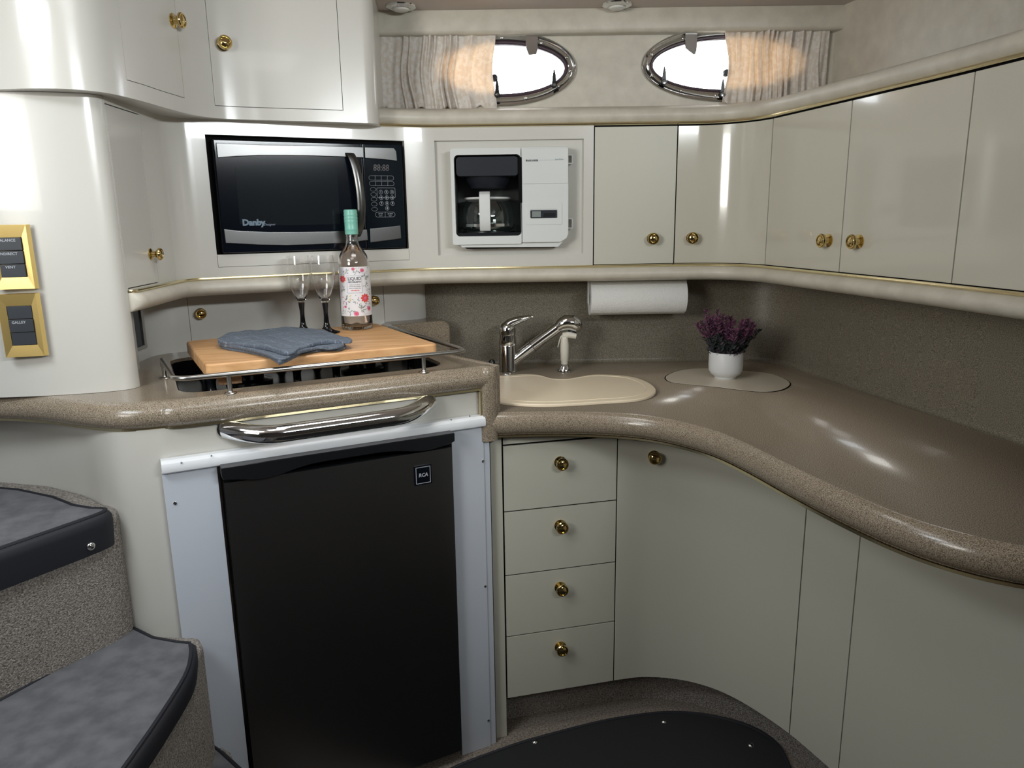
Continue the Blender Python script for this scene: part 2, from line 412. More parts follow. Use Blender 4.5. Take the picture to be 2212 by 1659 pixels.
def knob(parent, pos, nrm, r=0.0145, mt=None, face=True):
    pos = V(pos); nrm = V(nrm)
    pr = [(0, 0), (r*0.95, 0), (r*0.95, 0.002), (r*0.5, 0.004), (r*0.42, 0.010), (r*0.75, 0.014), (r, 0.017), (r, 0.0195), (r*0.9, 0.0215), (r*0.76, 0.0215), (r*0.70, 0.0200), (r*0.66, 0.0205), (r*0.4, 0.0225), (0, 0.0232)]
    return part(parent, 'knob', lathe(pr, pos, nrm, 28), mt or BRASS, ang=30, label='polished brass knob')
def cknob(parent, cv, t, z, o=0.0, **k):
    q = cv.at(t, o); n = cv.nrm(t); return knob(parent, (q.x, q.y, z), (n.x, n.y, 0), **k)

# ------------------------------------------------------------------ plan curves
U = Curve(fillet([(-0.3651, 1.497), (-0.317, 1.774, 0.07), (0.235, 1.898, 0.30), (1.013, 1.7186, 0.165), (1.013, 1.10, 2.0), (1.000, 0.85), (1.0, 0.30)]))
ZT, ZB = 1.420, 1.081
# ------------------------------------------------------------------ room shell
ZC = 1.707
fl = put('floor', slab([(-1.7, -1.9), (1.6, -1.9), (1.6, 2.3), (-1.7, 2.3)], -0.03, 0.0), FLOORC); struct(fl)
ce = put('ceiling', slab([(-1.7, -1.9), (1.6, -1.9), (1.6, 2.3), (-1.7, 2.3)], ZC, ZC+0.03), CEIL); struct(ce)
WOODW = mat('grey_beige_fabric_wall', (0.30, 0.28, 0.26), 0.8)
struct(put('wall_left', box(XW, -1.7, -1.66, -1.9, 2.3, 0, ZC), WOODW))
struct(put('wall_front', box(XW, -1.7, 1.6, -1.94, -1.9, 0, ZC), WOODW))
# hull side wall with two oval portholes
WO = 0.12
wl = dict(c=B.px(1085, 150, WO)); wr = dict(c=B.px(1571, 139, WO))
wl['a'] = B.px(1246, 140, WO)[0]-wl['c'][0]; wl['b'] = wl['c'][1]-B.px(1085, 231, WO)[1]
wr['a'] = wr['c'][0]-B.px(1384, 135, WO)[0]; wr['b'] = wr['c'][1]-B.px(1571, 221, WO)[1]
def holewall():
    bm = bmesh.new(); es = []
    def loop(pts):
        vs = [bm.verts.new((p[0], p[1], 0)) for p in pts]
        for i in range(len(vs)): es.append(bm.edges.new((vs[i], vs[(i+1) % len(vs)])))
    loop([(-0.6, 1.44), (1.15, 1.44), (1.15, ZC), (-0.6, ZC)])
    for q in (wl, wr): loop(ell(*q['c'], q['a']*0.90, q['b']*0.85, 64))
    bmesh.ops.triangle_fill(bm, edges=es, use_beauty=True)
    bm.verts.index_update(); k = len(bm.verts)
    m = Mesh(); vv = [v.co.copy() for v in bm.verts]; ff = [tuple(v.index for v in f.verts) for f in bm.faces]
    bed = [tuple(v.index for v in e.verts) for e in bm.edges if len(e.link_faces) == 1]; bm.free()
    m.add([B.p(c.x, WO, c.y) for c in vv]+[B.p(c.x, WO+0.03, c.y) for c in vv], ff+[tuple(i+k for i in f)[::-1] for f in ff]+[(a, b, b+k, a+k) for a, b in bed])
    return m
struct(put('wall_back', holewall(), VINYL, ang=60))
for _i, (_x, _y, _a, _b) in enumerate(((-0.1, 0.95, 0.2, 0.15), (0.1, 1.3, 0.2, 0.1))):
    struct(put('window_%d' % (3+_i), ringslab(rrect(_x-_a-0.02, _x+_a+0.02, _y-_b-0.02, _y+_b+0.02, 0.02, 3), rrect(_x-_a, _x+_a, _y-_b, _y+_b, 0.01, 3), ZC-0.012, ZC-0.0005, lambda x, y, z: V((x, y, z))), CHROME))  # made-up ceiling frames dressing the two added overhead fill lights
struct(put('wall_hull', box(B, -0.9, 1.12, 0.26, 0.29, 0.0, 1.4385), VINYL))
struct(put('wall_outer', box(XW, -1.7, 1.6, 2.30, 2.33, 0.0, 1.4385)+box(XW, -1.7, -0.42, 2.27, 2.30, 1.4, ZC), VINYL))
struct(put('wall_right', box(XW, 1.285, 1.32, -1.9, 2.0, 0, ZC), VINYL))
# lintel (valance) above the windows
vprof = [(0.0, ZC), (-0.0, 1.665)]
Bv = Curve([B.xy(-0.3, 0.09), B.xy(1.066, 0.09)])
vtop = ZC-0.0005; vbot = 1.650
va = put('trim_1', sweep(Bv, 0.0, Bv.L, [(-0.028, vtop), (0.0, vtop)]+[(0.004, vtop-0.012), (0.006, (vtop+vbot)/2), (0.005, vbot+0.010)]+arcprof(-0.005, vbot+0.010, 0.010, 0.010, 0, -90, 5)+[(-0.028, vbot)]), VINYL, ang=60)
struct(va, 'padded beige valance above the portholes')

# window units
def porthole(idx, q, side):
    cu, cz = q['c']; a, b = q['a'], q['b']; P = lambda u, z, n: B.p(u, n, z)
    K = 72
    w_ = thing('window_%d' % idx, None, None, B.p(cu, WO, cz-b), kind='structure')
    L = lambda s, e=0.0: ell(cu, cz, a-s, b-s, K)
    m = Mesh()
    loops = [(0.0, WO-0.001), (0.001, WO-0.005), (0.0045, WO-0.007), (0.009, WO-0.005), (0.011, WO-0.003), (0.0175, WO-0.004), (0.0205, WO-0.007), (0.0225, WO-0.0065), (0.0225, WO+0.03)]
    vs = []
    for s_, n_ in loops: vs += [B.p(u, n_, z) for u, z in L(s_)]
    fs = [(i*K+j, i*K+(j+1) % K, (i+1)*K+(j+1) % K, (i+1)*K+j) for i in range(len(loops)-1) for j in range(K)]
    m.add(vs, fs); part(w_, 'window_frame', m, CHROME, ang=50, label='chrome oval porthole ring')
    part(w_, 'gasket', tube([B.p(u, WO+0.002, z) for u, z in L(0.0265)], 0.0055, 10, closed=True)+ringslab(L(0.022), L(0.0325), WO+0.004, WO+0.012, P), RUBBER)
    part(w_, 'pane', ringslab(L(0.027), ell(cu, cz, 0.004, 0.003, K), WO+0.010, WO+0.013, P)+prism(B, ell(cu, cz, 0.004, 0.003, K), WO+0.010, WO+0.013), PANE, label='clear oval window glass')
    # rivets
    m = Mesh()
    for ang in (20, 55, 90, 125, 160, 200, 235, 262, 290, 325, 355):
        t = math.radians(ang); m = m + lathe([(0.0035, 0), (0.003, 0.0018), (0, 0.003)], B.p(cu+(a-0.016)*math.cos(t), WO-0.0035, cz+(b-0.016)*math.sin(t)), -B.n, 10)
    part(w_, 'rivet', m, CHROME)
    # hinge at the top, two dog latches below
    hx = (B.px(1148, 98, WO) if side < 0 else B.px(1490, 92, WO))[0]; hz = B.px(1148 if side < 0 else 1490, 118, WO)[1]
    hg = part(w_, 'hinge', prism(B, [(hx-0.016, cz+b-0.004), (hx+0.016, cz+b-0.004), (hx+0.015, hz+0.008), (hx+0.012, hz-0.002), (hx-0.008*side*-1, hz-0.004), (hx-0.014, hz+0.012)][::1], WO-0.014, WO-0.009), CHROME, bevel=0.001)
    part(hg, 'hinge_pin', tube([B.p(hx-0.02, WO-0.008, cz+b-0.006), B.p(hx+0.02, WO-0.008, cz+b-0.006)], 0.004, 10), RUBBER)
    for (lx, ly) in (((1197, 184), (1074, 205)) if side < 0 else ((1434, 178), (1560, 205))):
        u, z = B.px(lx, ly, WO-0.01)
        lt = part(w_, 'latch', lathe([(0, 0), (0.0075, 0), (0.0075, 0.008), (0.006, 0.010), (0, 0.010)], B.p(u, WO-0.006, z), -B.n, 18)
                  + prism(B, [(u-0.006, z), (u+0.006, z), (u+0.0045, z+0.022), (u+0.001, z+0.038), (u-0.001, z+0.038), (u-0.004, z+0.022)], WO-0.013, WO-0.009), BLACK)
        part(lt, 'screw', lathe([(0, 0), (0.0042, 0), (0.0036, 0.0012), (0, 0.0014)], B.p(u, WO-0.016, z), -B.n, 14), CHROME)
    ku, kz = B.px(1068 if side < 0 else 1570, 168 if side < 0 else 157, WO)
    part(w_, 'catch_knob', lathe([(0, -0.006), (0.009, -0.006), (0.009, 0.004), (0.007, 0.008), (0, 0.009)], B.p(ku, WO+0.004, kz), -B.n, 18), DGREY)
    return w_
porthole(1, wl, -1); porthole(2, wr, 1)

def curtain(u0, u1, zt, zb, seed, label, skew):
    rnd = random.Random(seed); nu, nz_ = 320, 30; vs = []; fs = []
    cs = sorted(rnd.uniform(0.1, 0.95) for _ in range(11))
    if seed == 2: cs = [0.12, 0.27, 0.34, 0.39, 0.44, 0.49, 0.55, 0.62, 0.72, 0.80, 0.9]
    if seed == 1: cs = [0.20, 0.25, 0.38, 0.43, 0.47, 0.51, 0.56, 0.60, 0.65, 0.78]
    am = [rnd.uniform(1.1, 2.0) for _ in cs]; dr = [rnd.uniform(-0.035, 0.035) for _ in cs]; wd = [rnd.uniform(0.009, 0.015) for _ in cs]
    for j in range(nz_+1):
        v = j/nz_; z = zt+(zb-zt)*v
        for i in range(nu+1):
            s = i/nu; d = 0.0
            for c, a_, dd, w_ in zip(cs, am, dr, wd):
                x = (s-c-dd*v-0.008*math.sin(6*v+c*9))/w_; d += a_*0.010*math.exp(-x*x)*(0.65+0.35*math.sin(3*v+c*20))
            d += 0.003*math.sin(s*34+2*math.sin(v*2.5))+0.0012*math.sin(s*95+v*3)
            e = 0.006*math.sin(v*6.0+seed)*(1-abs(2*s-1)) if 0 < s < 1 else 0
            edge = skew*(math.sin(v*PI)**2)*(s if seed == 1 else (1-s))
            u = u0+(u1-u0)*s+e+edge
            zz = z+(0.005*math.sin(s*23+1)+0.003*math.sin(s*61) - d*0.3)*v**6
            n_ = 0.108-d
            vs.append(B.p(u, n_, zz))
    for j in range(nz_):
        for i in range(nu):
            a_ = j*(nu+1)+i; fs.append((a_, a_+1, a_+nu+2, a_+nu+1))
    o = put('curtain', Mesh().add(vs, fs), CURT, ang=180); md = o.modifiers.new('solid', 'SOLIDIFY'); md.thickness = 0.0012
    return tag(o, label, 'curtain')
a0 = B.px(820, 90, 0.105)[0]; a1 = B.px(1071, 90, 0.105)[0]; zt_ = vbot+0.01; zb_ = B.px(950, 236, 0.105)[1]
curtain(a0, a1, zt_, zb_, 1, 'cream patterned pleated curtain drawn beside the porthole at the left, nearer the overhead cabinet', -0.010)
b0 = B.px(1566, 80, 0.105)[0]; b1 = B.px(1792, 80, 0.105)[0]; zb2 = B.px(1580, 228, 0.105)[1]
curtain(b0, b1, zt_, zb2, 2, 'cream patterned pleated curtain with orange glow, half covering the right porthole', 0.012)

# ceiling lamps
def ceil_lamp(px, py, label):
    x, y = onz(px, py, ZC)
    t = thing('ceiling_light', label, 'ceiling light', (x, y, ZC), 'recessed ceiling lights over the valance')
    part(t, 'trim_ring', lathe([(0.021, 0), (0.037, 0), (0.036, 0.003), (0.030, 0.006), (0.024, 0.007), (0.021, 0.005), (0.021, 0)], (x, y, ZC-0.0002), (0, 0, -1), 36), CHROME)
    part(t, 'bulb', lathe([(0, 0.013), (0.010, 0.0125), (0.018, 0.010), (0.022, 0.004), (0.022, 0), (0, 0)], (x, y, ZC-0.0004), (0, 0, -1), 28), LAMPG, label='frosted round lamp lens')
ceil_lamp(866, 13, 'round chrome recessed ceiling light nearer the overhead cabinet at the left')
ceil_lamp(1333, 9, 'round chrome recessed ceiling light above the gap between the two portholes')

# ------------------------------------------------------------------ upper cabinets along U
def padroll(cv, t0, t1, zg, up, R, mt=VINYL):
    """padded roll starting at the gold strip height zg; up=+1 rises, -1 falls"""
    return None
tl0 = 0.0; tK = U.near(0.235, 1.898)
tD = [U.near(0.65, 1.802), U.near(0.850, 1.757), U.near(0.988, 1.600), U.near(1.013, 1.332), U.near(1.009, 1.040)]
# top roll (ledge under the windows)
tUL = U.near(0.125, 1.87)
pr = [(-0.10, ZT+0.010), (-0.002, ZT+0.003)]+arcprof(-0.010, ZT+0.022, 0.020, 0.019, -80, 70, 9)+[(-0.05, ZT+0.050), (-0.125, ZT+0.052), (-0.14, ZT+0.030)]
o = put('trim_2', sweep(U, tUL-0.10, U.L, pr), VINYL, ang=70); struct(o, 'padded beige ledge under the windows')
part(o, 'gold_strip', sweep(U, tUL-0.10, U.L, arcprof(0.003, ZT+0.003, 0.0035, 0.0035, 0, 360, 8)[:-1]), GOLD)
# bottom roll
pr = [(-0.02, ZB-0.004), (0.004, ZB-0.004)]+arcprof(-0.004, ZB-0.021, 0.030, 0.019, 60, -90, 9)+[(-0.05, ZB-0.040), (-0.16, ZB-0.040), (-0.16, ZB-0.028), (-0.02, ZB-0.028)]
o = put('trim_3', sweep(U, tl0, U.L, pr, miter=0.022), VINYL, ang=70); struct(o, 'padded beige roll below the upper cabinets')
part(o, 'gold_strip', sweep(U, tl0, U.L, arcprof(0.010, ZB-0.0015, 0.004, 0.0032, 0, 360, 8)[:-1], miter=0.022), GOLD)

# appliance wall: gloss cream face with left door, microwave opening, recessed coffee bay
tS = lambda s: U.near(*S.xy(s, 0.42)); tB = lambda s: U.near(*B.xy(s, 0.0))
ld0, ld1 = 0.002, U.near(-0.338, 1.640)
mw = (tS(-0.4595), tS(-0.010), 1.131, 1.388)
fp = (tS(-0.4595), tS(-0.010), 1.103, 1.1295)
cb = (tB(0.033), tB(0.400), 1.112, 1.389)
AW = thing('appliance_cabinet', 'glossy cream cabinet face holding the microwave and coffee maker', 'cabinet', (*S.xy(-0.2, 0.44), ZB))
ldh = (ld0, ld1, 1.084, 1.408)
part(AW, 'body', panel(U, tl0, tD[0]-0.0015, ZB, ZT, -0.018, 0.0, [ldh, mw, fp, cb]), GEL, ang=40)
part(AW, 'backing', panel(U, tl0+0.002, tK-0.03, ZB+0.001, ZT-0.002, -0.150, -0.145), GAP)
ld = part(AW, 'door', panel(U, ld0+0.0012, ld1-0.0012, 1.0855, 1.4065, -0.004, 0.0), GEL, bevel=0.001, label='narrow glossy cream side door')
part(AW, 'door_shadow_gap', panel(U, ld0-0.001, ld1+0.001, 1.083, 1.409, -0.018, -0.0042), GAP)
cknob(ld, U, U.near(-0.343, 1.615), 1.142, 0.0, r=0.012)
part(AW, 'filler_strip', panel(U, fp[0]+0.0006, fp[1]-0.0006, fp[2]+0.0006, fp[3], -0.016, 0.0015), GEL, bevel=0.0008, label='white filler strip under the microwave')
part(AW, 'filler_gap', panel(U, fp[0]-0.001, fp[1]+0.001, fp[2]-0.001, fp[3]+0.001, -0.018, -0.0165), GAP)
part(AW, 'coffee_bay_back', panel(U, cb[0]-0.001, cb[1]+0.001, cb[2]-0.001, cb[3]+0.001, -0.020, -0.010, [(tB(0.074), tB(0.246), 1.150, 1.355)]), GELM, label='recessed satin cream back of the coffee bay')

def wall_unit(name, label, doors, loc):
    T = thing(name, label, 'cabinet', loc)
    ta = doors[0][0]; tb = doors[-1][1]
    part(T, 'carcass', panel(U, ta, tb, ZB, ZT, -0.13, -0.0042), GAP, label='dark carcass seen in the door gaps')
    for (t0, t1, kt, mt) in doors:
        d = part(T, 'door', panel(U, t0+0.0013, t1-0.0013, ZB+0.0025, ZT-0.004, -0.004, 0.0), mt, bevel=0.001)
        if kt is not None: cknob(d, U, kt, 1.146, 0.0)
    return T
# knob plan positions
kp = [U.near(*B.xy(0.5745, 0)), U.near(*B.xy(0.674, 0)), U.near(1.013, 1.372), U.near(1.013, 1.278)]
wall_unit('wall_cabinet', 'cream wall cabinet over the paper towel with flat door and curved corner door', [(tD[0], tD[1], kp[0], SATIN), (tD[1], tD[2], kp[1], LAC)], (0.85, 1.76, ZB))
wall_unit('wall_cabinet', 'glossy cream wall cabinet on the right side, two flat doors with neighbouring brass knobs', [(tD[2], tD[3], kp[2], LAC), (tD[3], tD[4], kp[3], LAC)], (1.02, 1.3, ZB))
wall_unit('wall_cabinet', 'glossy cream wall cabinet panel at the far right edge without a knob', [(tD[4], U.L, None, LAC)], (1.02, 0.8, ZB))

# ------------------------------------------------------------------ overhead cabinet (upper left)
OC = Curve(crom([(-0.62, 1.50), (-0.56, 1.462), (-0.503, 1.441), (-0.45, 1.425), (-0.395, 1.423), (-0.349, 1.455), (-0.315, 1.53), (-0.285, 1.63), (-0.250, 1.722), (-0.204, 1.765), (-0.140, 1.779), (-0.091, 1.784), (0.0, 1.793), (0.070, 1.801)], 6) + fillet([(0.071, 1.8012), (0.128, 1.807, 0.035), (0.160, 2.03)], 8)[1:])
OV = thing('overhead_cabinet', 'white gloss overhead cabinet curving above the microwave, two doors', 'cabinet', (-0.1, 1.85, ZT))
od2 = (OC.near(-0.318, 1.50), OC.near(-0.266, 1.695)); t2z = 1.447
od1 = (OC.near(-0.150, 1.778), OC.near(0.060, 1.80))
u1 = S.px(484, 230, 0.345); u2 = S.px(744, 237, 0.345)
od1 = (OC.near(*S.xy(u1[0], 0.345)), OC.near(*S.xy(u2[0], 0.345)))
ohz = ZC-0.0008
part(OV, 'body', panel(OC, 0, OC.L, ZT-0.002, ohz, -0.016, 0.0, [(od2[0], od2[1], t2z, ZC-0.005), (od1[0], od1[1], 1.443, ZC-0.005)]), GEL, ang=50)
for d, z0, lab in ((od2, t2z, 'curved left overhead door'), (od1, 1.443, 'flat right overhead door')):
    part(OV, 'door_gap', panel(OC, d[0]-0.001, d[1]+0.001, z0-0.001, ZC-0.003, -0.0165, -0.0032), GAP)
    dd = part(OV, 'door', panel(OC, d[0]+0.001, d[1]-0.001, z0+0.001, ZC-0.006, -0.003, 0.0), GEL, bevel=0.0008, label=lab)
    if d is od1: cknob(dd, OC, OC.near(*S.xy(S.px(490, 86, 0.345)[0], 0.345)), S.px(490, 86, 0.345)[1], 0.0)
    else: cknob(dd, OC, OC.near(-0.271, 1.682), 1.588, 0.0)
und = [tuple(OC.at(t, -0.006)) for t in OC.ts(0, OC.L)] + [(0.10, 2.05), (-0.75, 2.05), (-0.75, 1.5)]
part(OV, 'underside', slab(und, ZT-0.001, ZT+0.008), GEL, label='underside panel')

# ------------------------------------------------------------------ left column with switch plates
COL = Curve(crom([(-1.20, 1.66), (-0.90, 1.56), (-0.70, 1.50), (-0.595, 1.475), (-0.514, 1.464), (-0.45, 1.463), (-0.408, 1.467), (-0.380, 1.476), (-0.3668, 1.493), (-0.369, 1.515), (-0.39, 1.58), (-0.41, 1.70)], 8))
o = put('trim_4', panel(COL, 0, COL.L, 0.9005, ZT-0.0015, -0.012, 0.0), GEL, ang=60); struct(o, 'rounded cream column beside the steps')
o = put('trim_5', box(XW, -1.2, -0.56, 1.50, 1.53, ZT, ZC-0.001), GEL); struct(o)
def switchplate(z0, z1, x0, x1, rows, label):
    F = Fr((0, 1.4605, 0), 1.0)
    T = thing('switch_panel', label, 'switch panel', F.p((x0+x1)/2, 0, z0), 'brass light switch panels')
    w_ = x1-x0; h = z1-z0
    cu0, cu1 = x0+0.016, x1-0.013; cz0, cz1 = z0+0.021, z1-0.021
    oo = rrect(x0, x1, z0, z1, 0.0006, 3); ii = rrect(cu0, cu1, cz0, cz1, 0.0006, 3)
    o2 = rrect(x0+0.004, x1-0.004, z0+0.0008, z1-0.0008, 0.0006, 3)
    P = lambda u, z, n: F.p(u, n, z); k = len(oo)
    vs = [P(*p, 0.003) for p in oo]+[P(*p, -0.006) for p in o2]+[P(*p, -0.0045) for p in ii]+[P(*p, 0.003) for p in ii]
    fs = [(i*k+j, i*k+(j+1) % k, (i+1)*k+(j+1) % k, (i+1)*k+j) for i in range(3) for j in range(k)]
    part(T, 'plate', Mesh().add(vs, fs), BRASSP, ang=25, label='polished brass plate')
    n = 3; hh = (cz1-cz0)/n
    for i, r in enumerate(rows):
        a = cz1-hh*(i+1)+0.0006; b = cz1-hh*i-0.0006
        if r is None or r == '': nb = -0.005
        else: nb = -0.0075
        sw = part(T, 'rocker_switch', prism(F, rrect(cu0+0.0008, cu1-0.0008, a, b, 0.0008, 2), 0.002, nb), SWK, bevel=0.0008)
        if r: part(sw, 'lettering', text(r, 0.0062, F.p((cu0+cu1)/2-0.003, nb-0.0003, (a+b)/2+0.006), F.x, (0, 0, 1), bold=0.0001), INKW, smooth=False)
switchplate(1.0935, 1.203, -0.5630, -0.4950, ['VALANCE', 'INDIRECT', 'VENT'], 'upper brass switch plate with three black rocker switches')
switchplate(0.9755, 1.0865, -0.5640, -0.4960, [None, 'GALLEY', None], 'lower brass switch plate with a single lettered rocker switch')

# ------------------------------------------------------------------ stove alcove back wall
AC = Curve(fillet([(-0.455, 1.56), (-0.437, 1.73), (*S.xy(-0.602, 0.54), 0.07), (*S.xy(0.085, 0.54), 0.055), (*S.xy(0.10, 0.64),)]))
AL = thing('alcove_cabinet', 'cream cabinet wall behind the stove with a low sliding door', 'cabinet', (*S.xy(-0.25, 0.56), 0.9))
ds0 = S.px(403, 640, 0.54)[0]; ds1 = S.px(828, 620, 0.54)[0]
ad = (AC.near(*S.xy(ds0, 0.54)), AC.near(*S.xy(ds1, 0.54)))
wv0 = (0.045, 0.150, 0.960, ZB-0.045)
wF = (AC.near(-0.452, 1.60), AC.near(-0.4372, 1.722))
part(AL, 'body', panel(AC, 0, AC.L, 0.80, ZB-0.036, -0.015, 0.0, [(ad[0], ad[1], 0.915, ZB-0.0365)]), GEL, bevel=0.001, ang=50)
dr = part(AL, 'door', panel(AC, ad[0]+0.0008, ad[1]-0.0008, 0.916, ZB-0.037, -0.012, -0.0005), GEL, bevel=0.0006, label='low cream door with two brass knobs')
part(AL, 'door_gap', panel(AC, ad[0]-0.001, ad[1]+0.001, 0.9, ZB-0.036, -0.016, -0.0125), GAP)
for (px_, py_) in ((433, 676), (806, 648)):
    u_, z_ = S.px(px_, py_, 0.54); q = S.p(u_, 0.54, z_); knob(dr, q, -S.n, r=0.0125)
# dark glass panel in the alcove side
tw0, tw1 = AC.near(-0.443, 1.66), AC.near(-0.428, 1.805)
T = AL
part(T, 'panel_frame', panel(AC, tw0-0.004, tw1+0.012, 0.926, 1.0435, 0.0003, 0.005, [(tw0, tw1, 0.934, 1.042)]), STEELROD)
part(T, 'glass_panel', panel(AC, tw0, tw1, 0.934, 1.042, 0.0005, 0.002), OPEN)

# ------------------------------------------------------------------ backsplash and right worktop
BS = Curve(fillet([B.xy(-0.14, 0.150), (*B.xy(0.950, 0.150), 0.12), (1.163, 1.10), (1.160, 0.30)], 14))
o = put('backsplash', sweep(BS, 0, BS.L, [(-0.012, 0.80), (0.012, 0.80)]+arcprof(0.012, 0.812, 0.012, 0.012, -90, -180, 5)[1:]+[(0.0, ZB-0.038), (-0.012, ZB-0.038)]), GRANM, ang=60)
tag(o, 'grey-brown speckled backsplash curving round the corner behind the sink', 'backsplash')
RG = Curve(crom([(0.290, 1.493), (0.333, 1.481), (0.44, 1.457), (0.535, 1.421), (0.61, 1.372), (0.660, 1.305), (0.693, 1.22), (0.705, 1.12), (0.709, 1.0), (0.716, 0.90), (0.730, 0.80), (0.758, 0.725), (0.809, 0.665), (0.90, 0.615), (1.03, 0.585), (1.158, 0.575)], 6))
ZR = 0.80
rimp = [(-0.035, ZR-0.048), (0.004, ZR-0.048)]+arcprof(-0.004, ZR-0.024, 0.021, 0.024, -75, 90, 10)+[(-0.010, ZR-0.002)]
inner = [tuple(RG.at(t, -0.004)) for t in RG.ts(0, RG.L)]
back = [tuple(BS.at(t, -0.002)) for t in BS.ts(0, BS.L)]
back = [p for p in back if p[1] > 0.60]
top = inner + [(1.161, 0.60)] + back[::-1] + [(0.06, 1.90), (0.10, 1.62)]
o = put('worktop', sweep(RG, 0, RG.L, rimp+[(-0.035, ZR-0.004)], cap=True)+slab(top, ZR-0.03, ZR), GRAN, ang=60)
tag(o, 'lower speckled brown worktop with a rounded front edge curving to the right', 'worktop')
gp = [(0.003, ZR-0.0535), (0.0065, ZR-0.0535), (0.0065, ZR-0.049), (0.003, ZR-0.049)]
part(o, 'gold_strip', sweep(RG, 0, RG.L, gp), GOLD)
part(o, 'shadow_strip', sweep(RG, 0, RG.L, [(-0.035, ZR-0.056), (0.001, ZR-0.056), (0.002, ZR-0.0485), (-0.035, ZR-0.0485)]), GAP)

# ------------------------------------------------------------------ left worktop with stove well and waterfall end
LG = Curve(crom([(-0.95, 1.62), (-0.75, 1.555), (-0.611, 1.508), (-0.521, 1.463), (-0.44, 1.403), (-0.385, 1.367), (-0.345, 1.356), (-0.30, 1.3585), S.xy(-0.56, 0.0), S.xy(-0.3, 0.0), S.xy(0.0, 0.0)], 6))
ZL = 0.90
well = [S.xy(u, n) for u, n in rrect(-0.580, -0.062, 0.052, 0.455, 0.045, 6)]
rimL = [(-0.035, ZL-0.045), (0.0, ZL-0.045)]+arcprof(-0.010, ZL-0.024, 0.028, 0.024, -70, 90, 10)+[(-0.018, ZL-0.003), (-0.035, ZL-0.01)]
rightedge = [S.xy(0.012, -0.012), (0.314, 1.485), (0.297, 1.520), (0.266, 1.580), (0.214, 1.690), (0.16, 1.80), (0.11, 1.90), (0.08, 2.02)]
def worktop_left():
    bm = bmesh.new(); es = []
    def loop(pts):
        vs = [bm.verts.new((p[0], p[1], 0)) for p in pts]
        for i in range(len(vs)): es.append(bm.edges.new((vs[i], vs[(i+1) % len(vs)])))
    inn = [tuple(LG.at(t, -0.010)) for t in LG.ts(0, LG.L)]
    outer = inn + rightedge + [(-0.30, 2.06), (-0.50, 1.98), (-0.52, 1.75), (-0.95, 1.75)]
    loop(outer); loop(well)
    bmesh.ops.triangle_fill(bm, edges=es, use_beauty=True); bm.verts.index_update(); k = len(bm.verts)
    vv = [v.co.copy() for v in bm.verts]; ff = [tuple(v.index for v in f.verts) for f in bm.faces]
    bed = [tuple(v.index for v in e.verts) for e in bm.edges if len(e.link_faces) == 1]; bm.free()
    return Mesh().add([V((c.x, c.y, ZL)) for c in vv]+[V((c.x, c.y, ZL-0.032)) for c in vv], ff+[tuple(i+k for i in f)[::-1] for f in ff]+[(a, b, b+k, a+k) for a, b in bed])
WL = put('worktop', worktop_left()+sweep(LG, 0, LG.L, rimL), GRAN, ang=50)
tag(WL, 'upper speckled beige worktop around the stove with a rounded front edge', 'worktop')
part(WL, 'gold_strip', sweep(LG, 0, LG.L, [(-0.001, ZL-0.049), (0.004, ZL-0.049), (0.004, ZL-0.0445), (-0.001, ZL-0.0445)]), GOLD)
# waterfall end: vertical bullnose + side wall down to the lower worktop
def bull():
    m = Mesh(); prof = [S.xy(u, n) for u, n in rrect(-0.012, 0.026, -0.018, 0.03, 0.014, 5)]
    k = len(prof); c = S.xy(0.008, 0.004)
    rows = [(0.742, 1.0), (ZL-0.030, 1.0), (ZL-0.018, 0.97), (ZL-0.008, 0.86), (ZL-0.002, 0.66), (ZL+0.0005, 0.35), (ZL+0.0008, 0.0)]
    for z, s_ in rows:
        for p in prof:
            m.v.append(V((c[0]+(p[0]-c[0])*(0.4+0.6*s_ if s_ > 0 else 0.01), c[1]+(p[1]-c[1])*(0.4+0.6*s_ if s_ > 0 else 0.01), z)))
    for i in range(len(rows)-1):
        for j in range(k): m.f.append((i*k+j, i*k+(j+1) % k, (i+1)*k+(j+1) % k, (i+1)*k+j))
    m.f.append(tuple(range(k))[::-1]); m.f.append(tuple((len(rows)-1)*k+j for j in range(k)))
    return m
part(WL, 'end_post', bull(), GRAN, ang=60, label='rounded vertical end of the worktop')
sw = Curve([(p[0], p[1]) for p in rightedge[1:]])
part(WL, 'side_wall', sweep(sw, 0, sw.L, [(0.02, 0.80), (0.0, 0.80), (0.0, ZL-0.02)]+[(0.003, ZL-0.008), (0.010, ZL-0.001), (0.02, ZL+0.0)]), GRAN, ang=60)
part(WL, 'end_gold_strip', box(S, -0.0145, -0.0115, -0.010, -0.004, 0.800, 0.852), GOLD)
o = put('corner_block', prism(S, rrect(-0.06, 0.118, 0.79, 0.935, 0.022, 6), 0.475, 0.62), GRAN, bevel=0.006, ang=60)
tag(o, 'raised speckled block in the corner behind the worktop end', 'block')

# ------------------------------------------------------------------ lower left: fascia, white surround, fridge
FC = Curve(crom([(-1.10, 1.78), (-0.90, 1.70), (-0.66, 1.60), (-0.56, 1.545), (-0.475, 1.47), (-0.425, 1.405), (-0.385, 1.365), (-0.345, 1.352), S.xy(-0.615, 0.006)], 6)+[S.xy(-0.60, 0.008), S.xy(-0.30, 0.008), S.xy(0.02, 0.008)])
fr0, fr1 = FC.near(*S.xy(-0.537, 0.0)), FC.near(*S.xy(-0.080, 0.0))
o = put('base_cabinet', panel(FC, 0, FC.near(*S.xy(-0.006, 0.008)), 0.0, 0.852, -0.02, 0.0, [(fr0, fr1, -0.1, 0.79)]), GELM, ang=60)
tag(o, 'cream base cabinet front under the stove worktop, curving to the steps', 'cabinet')
HB = thing('fridge_surround', 'bluish white panel frame screwed round the fridge', 'panel', S.p(-0.3, 0.0, 0))
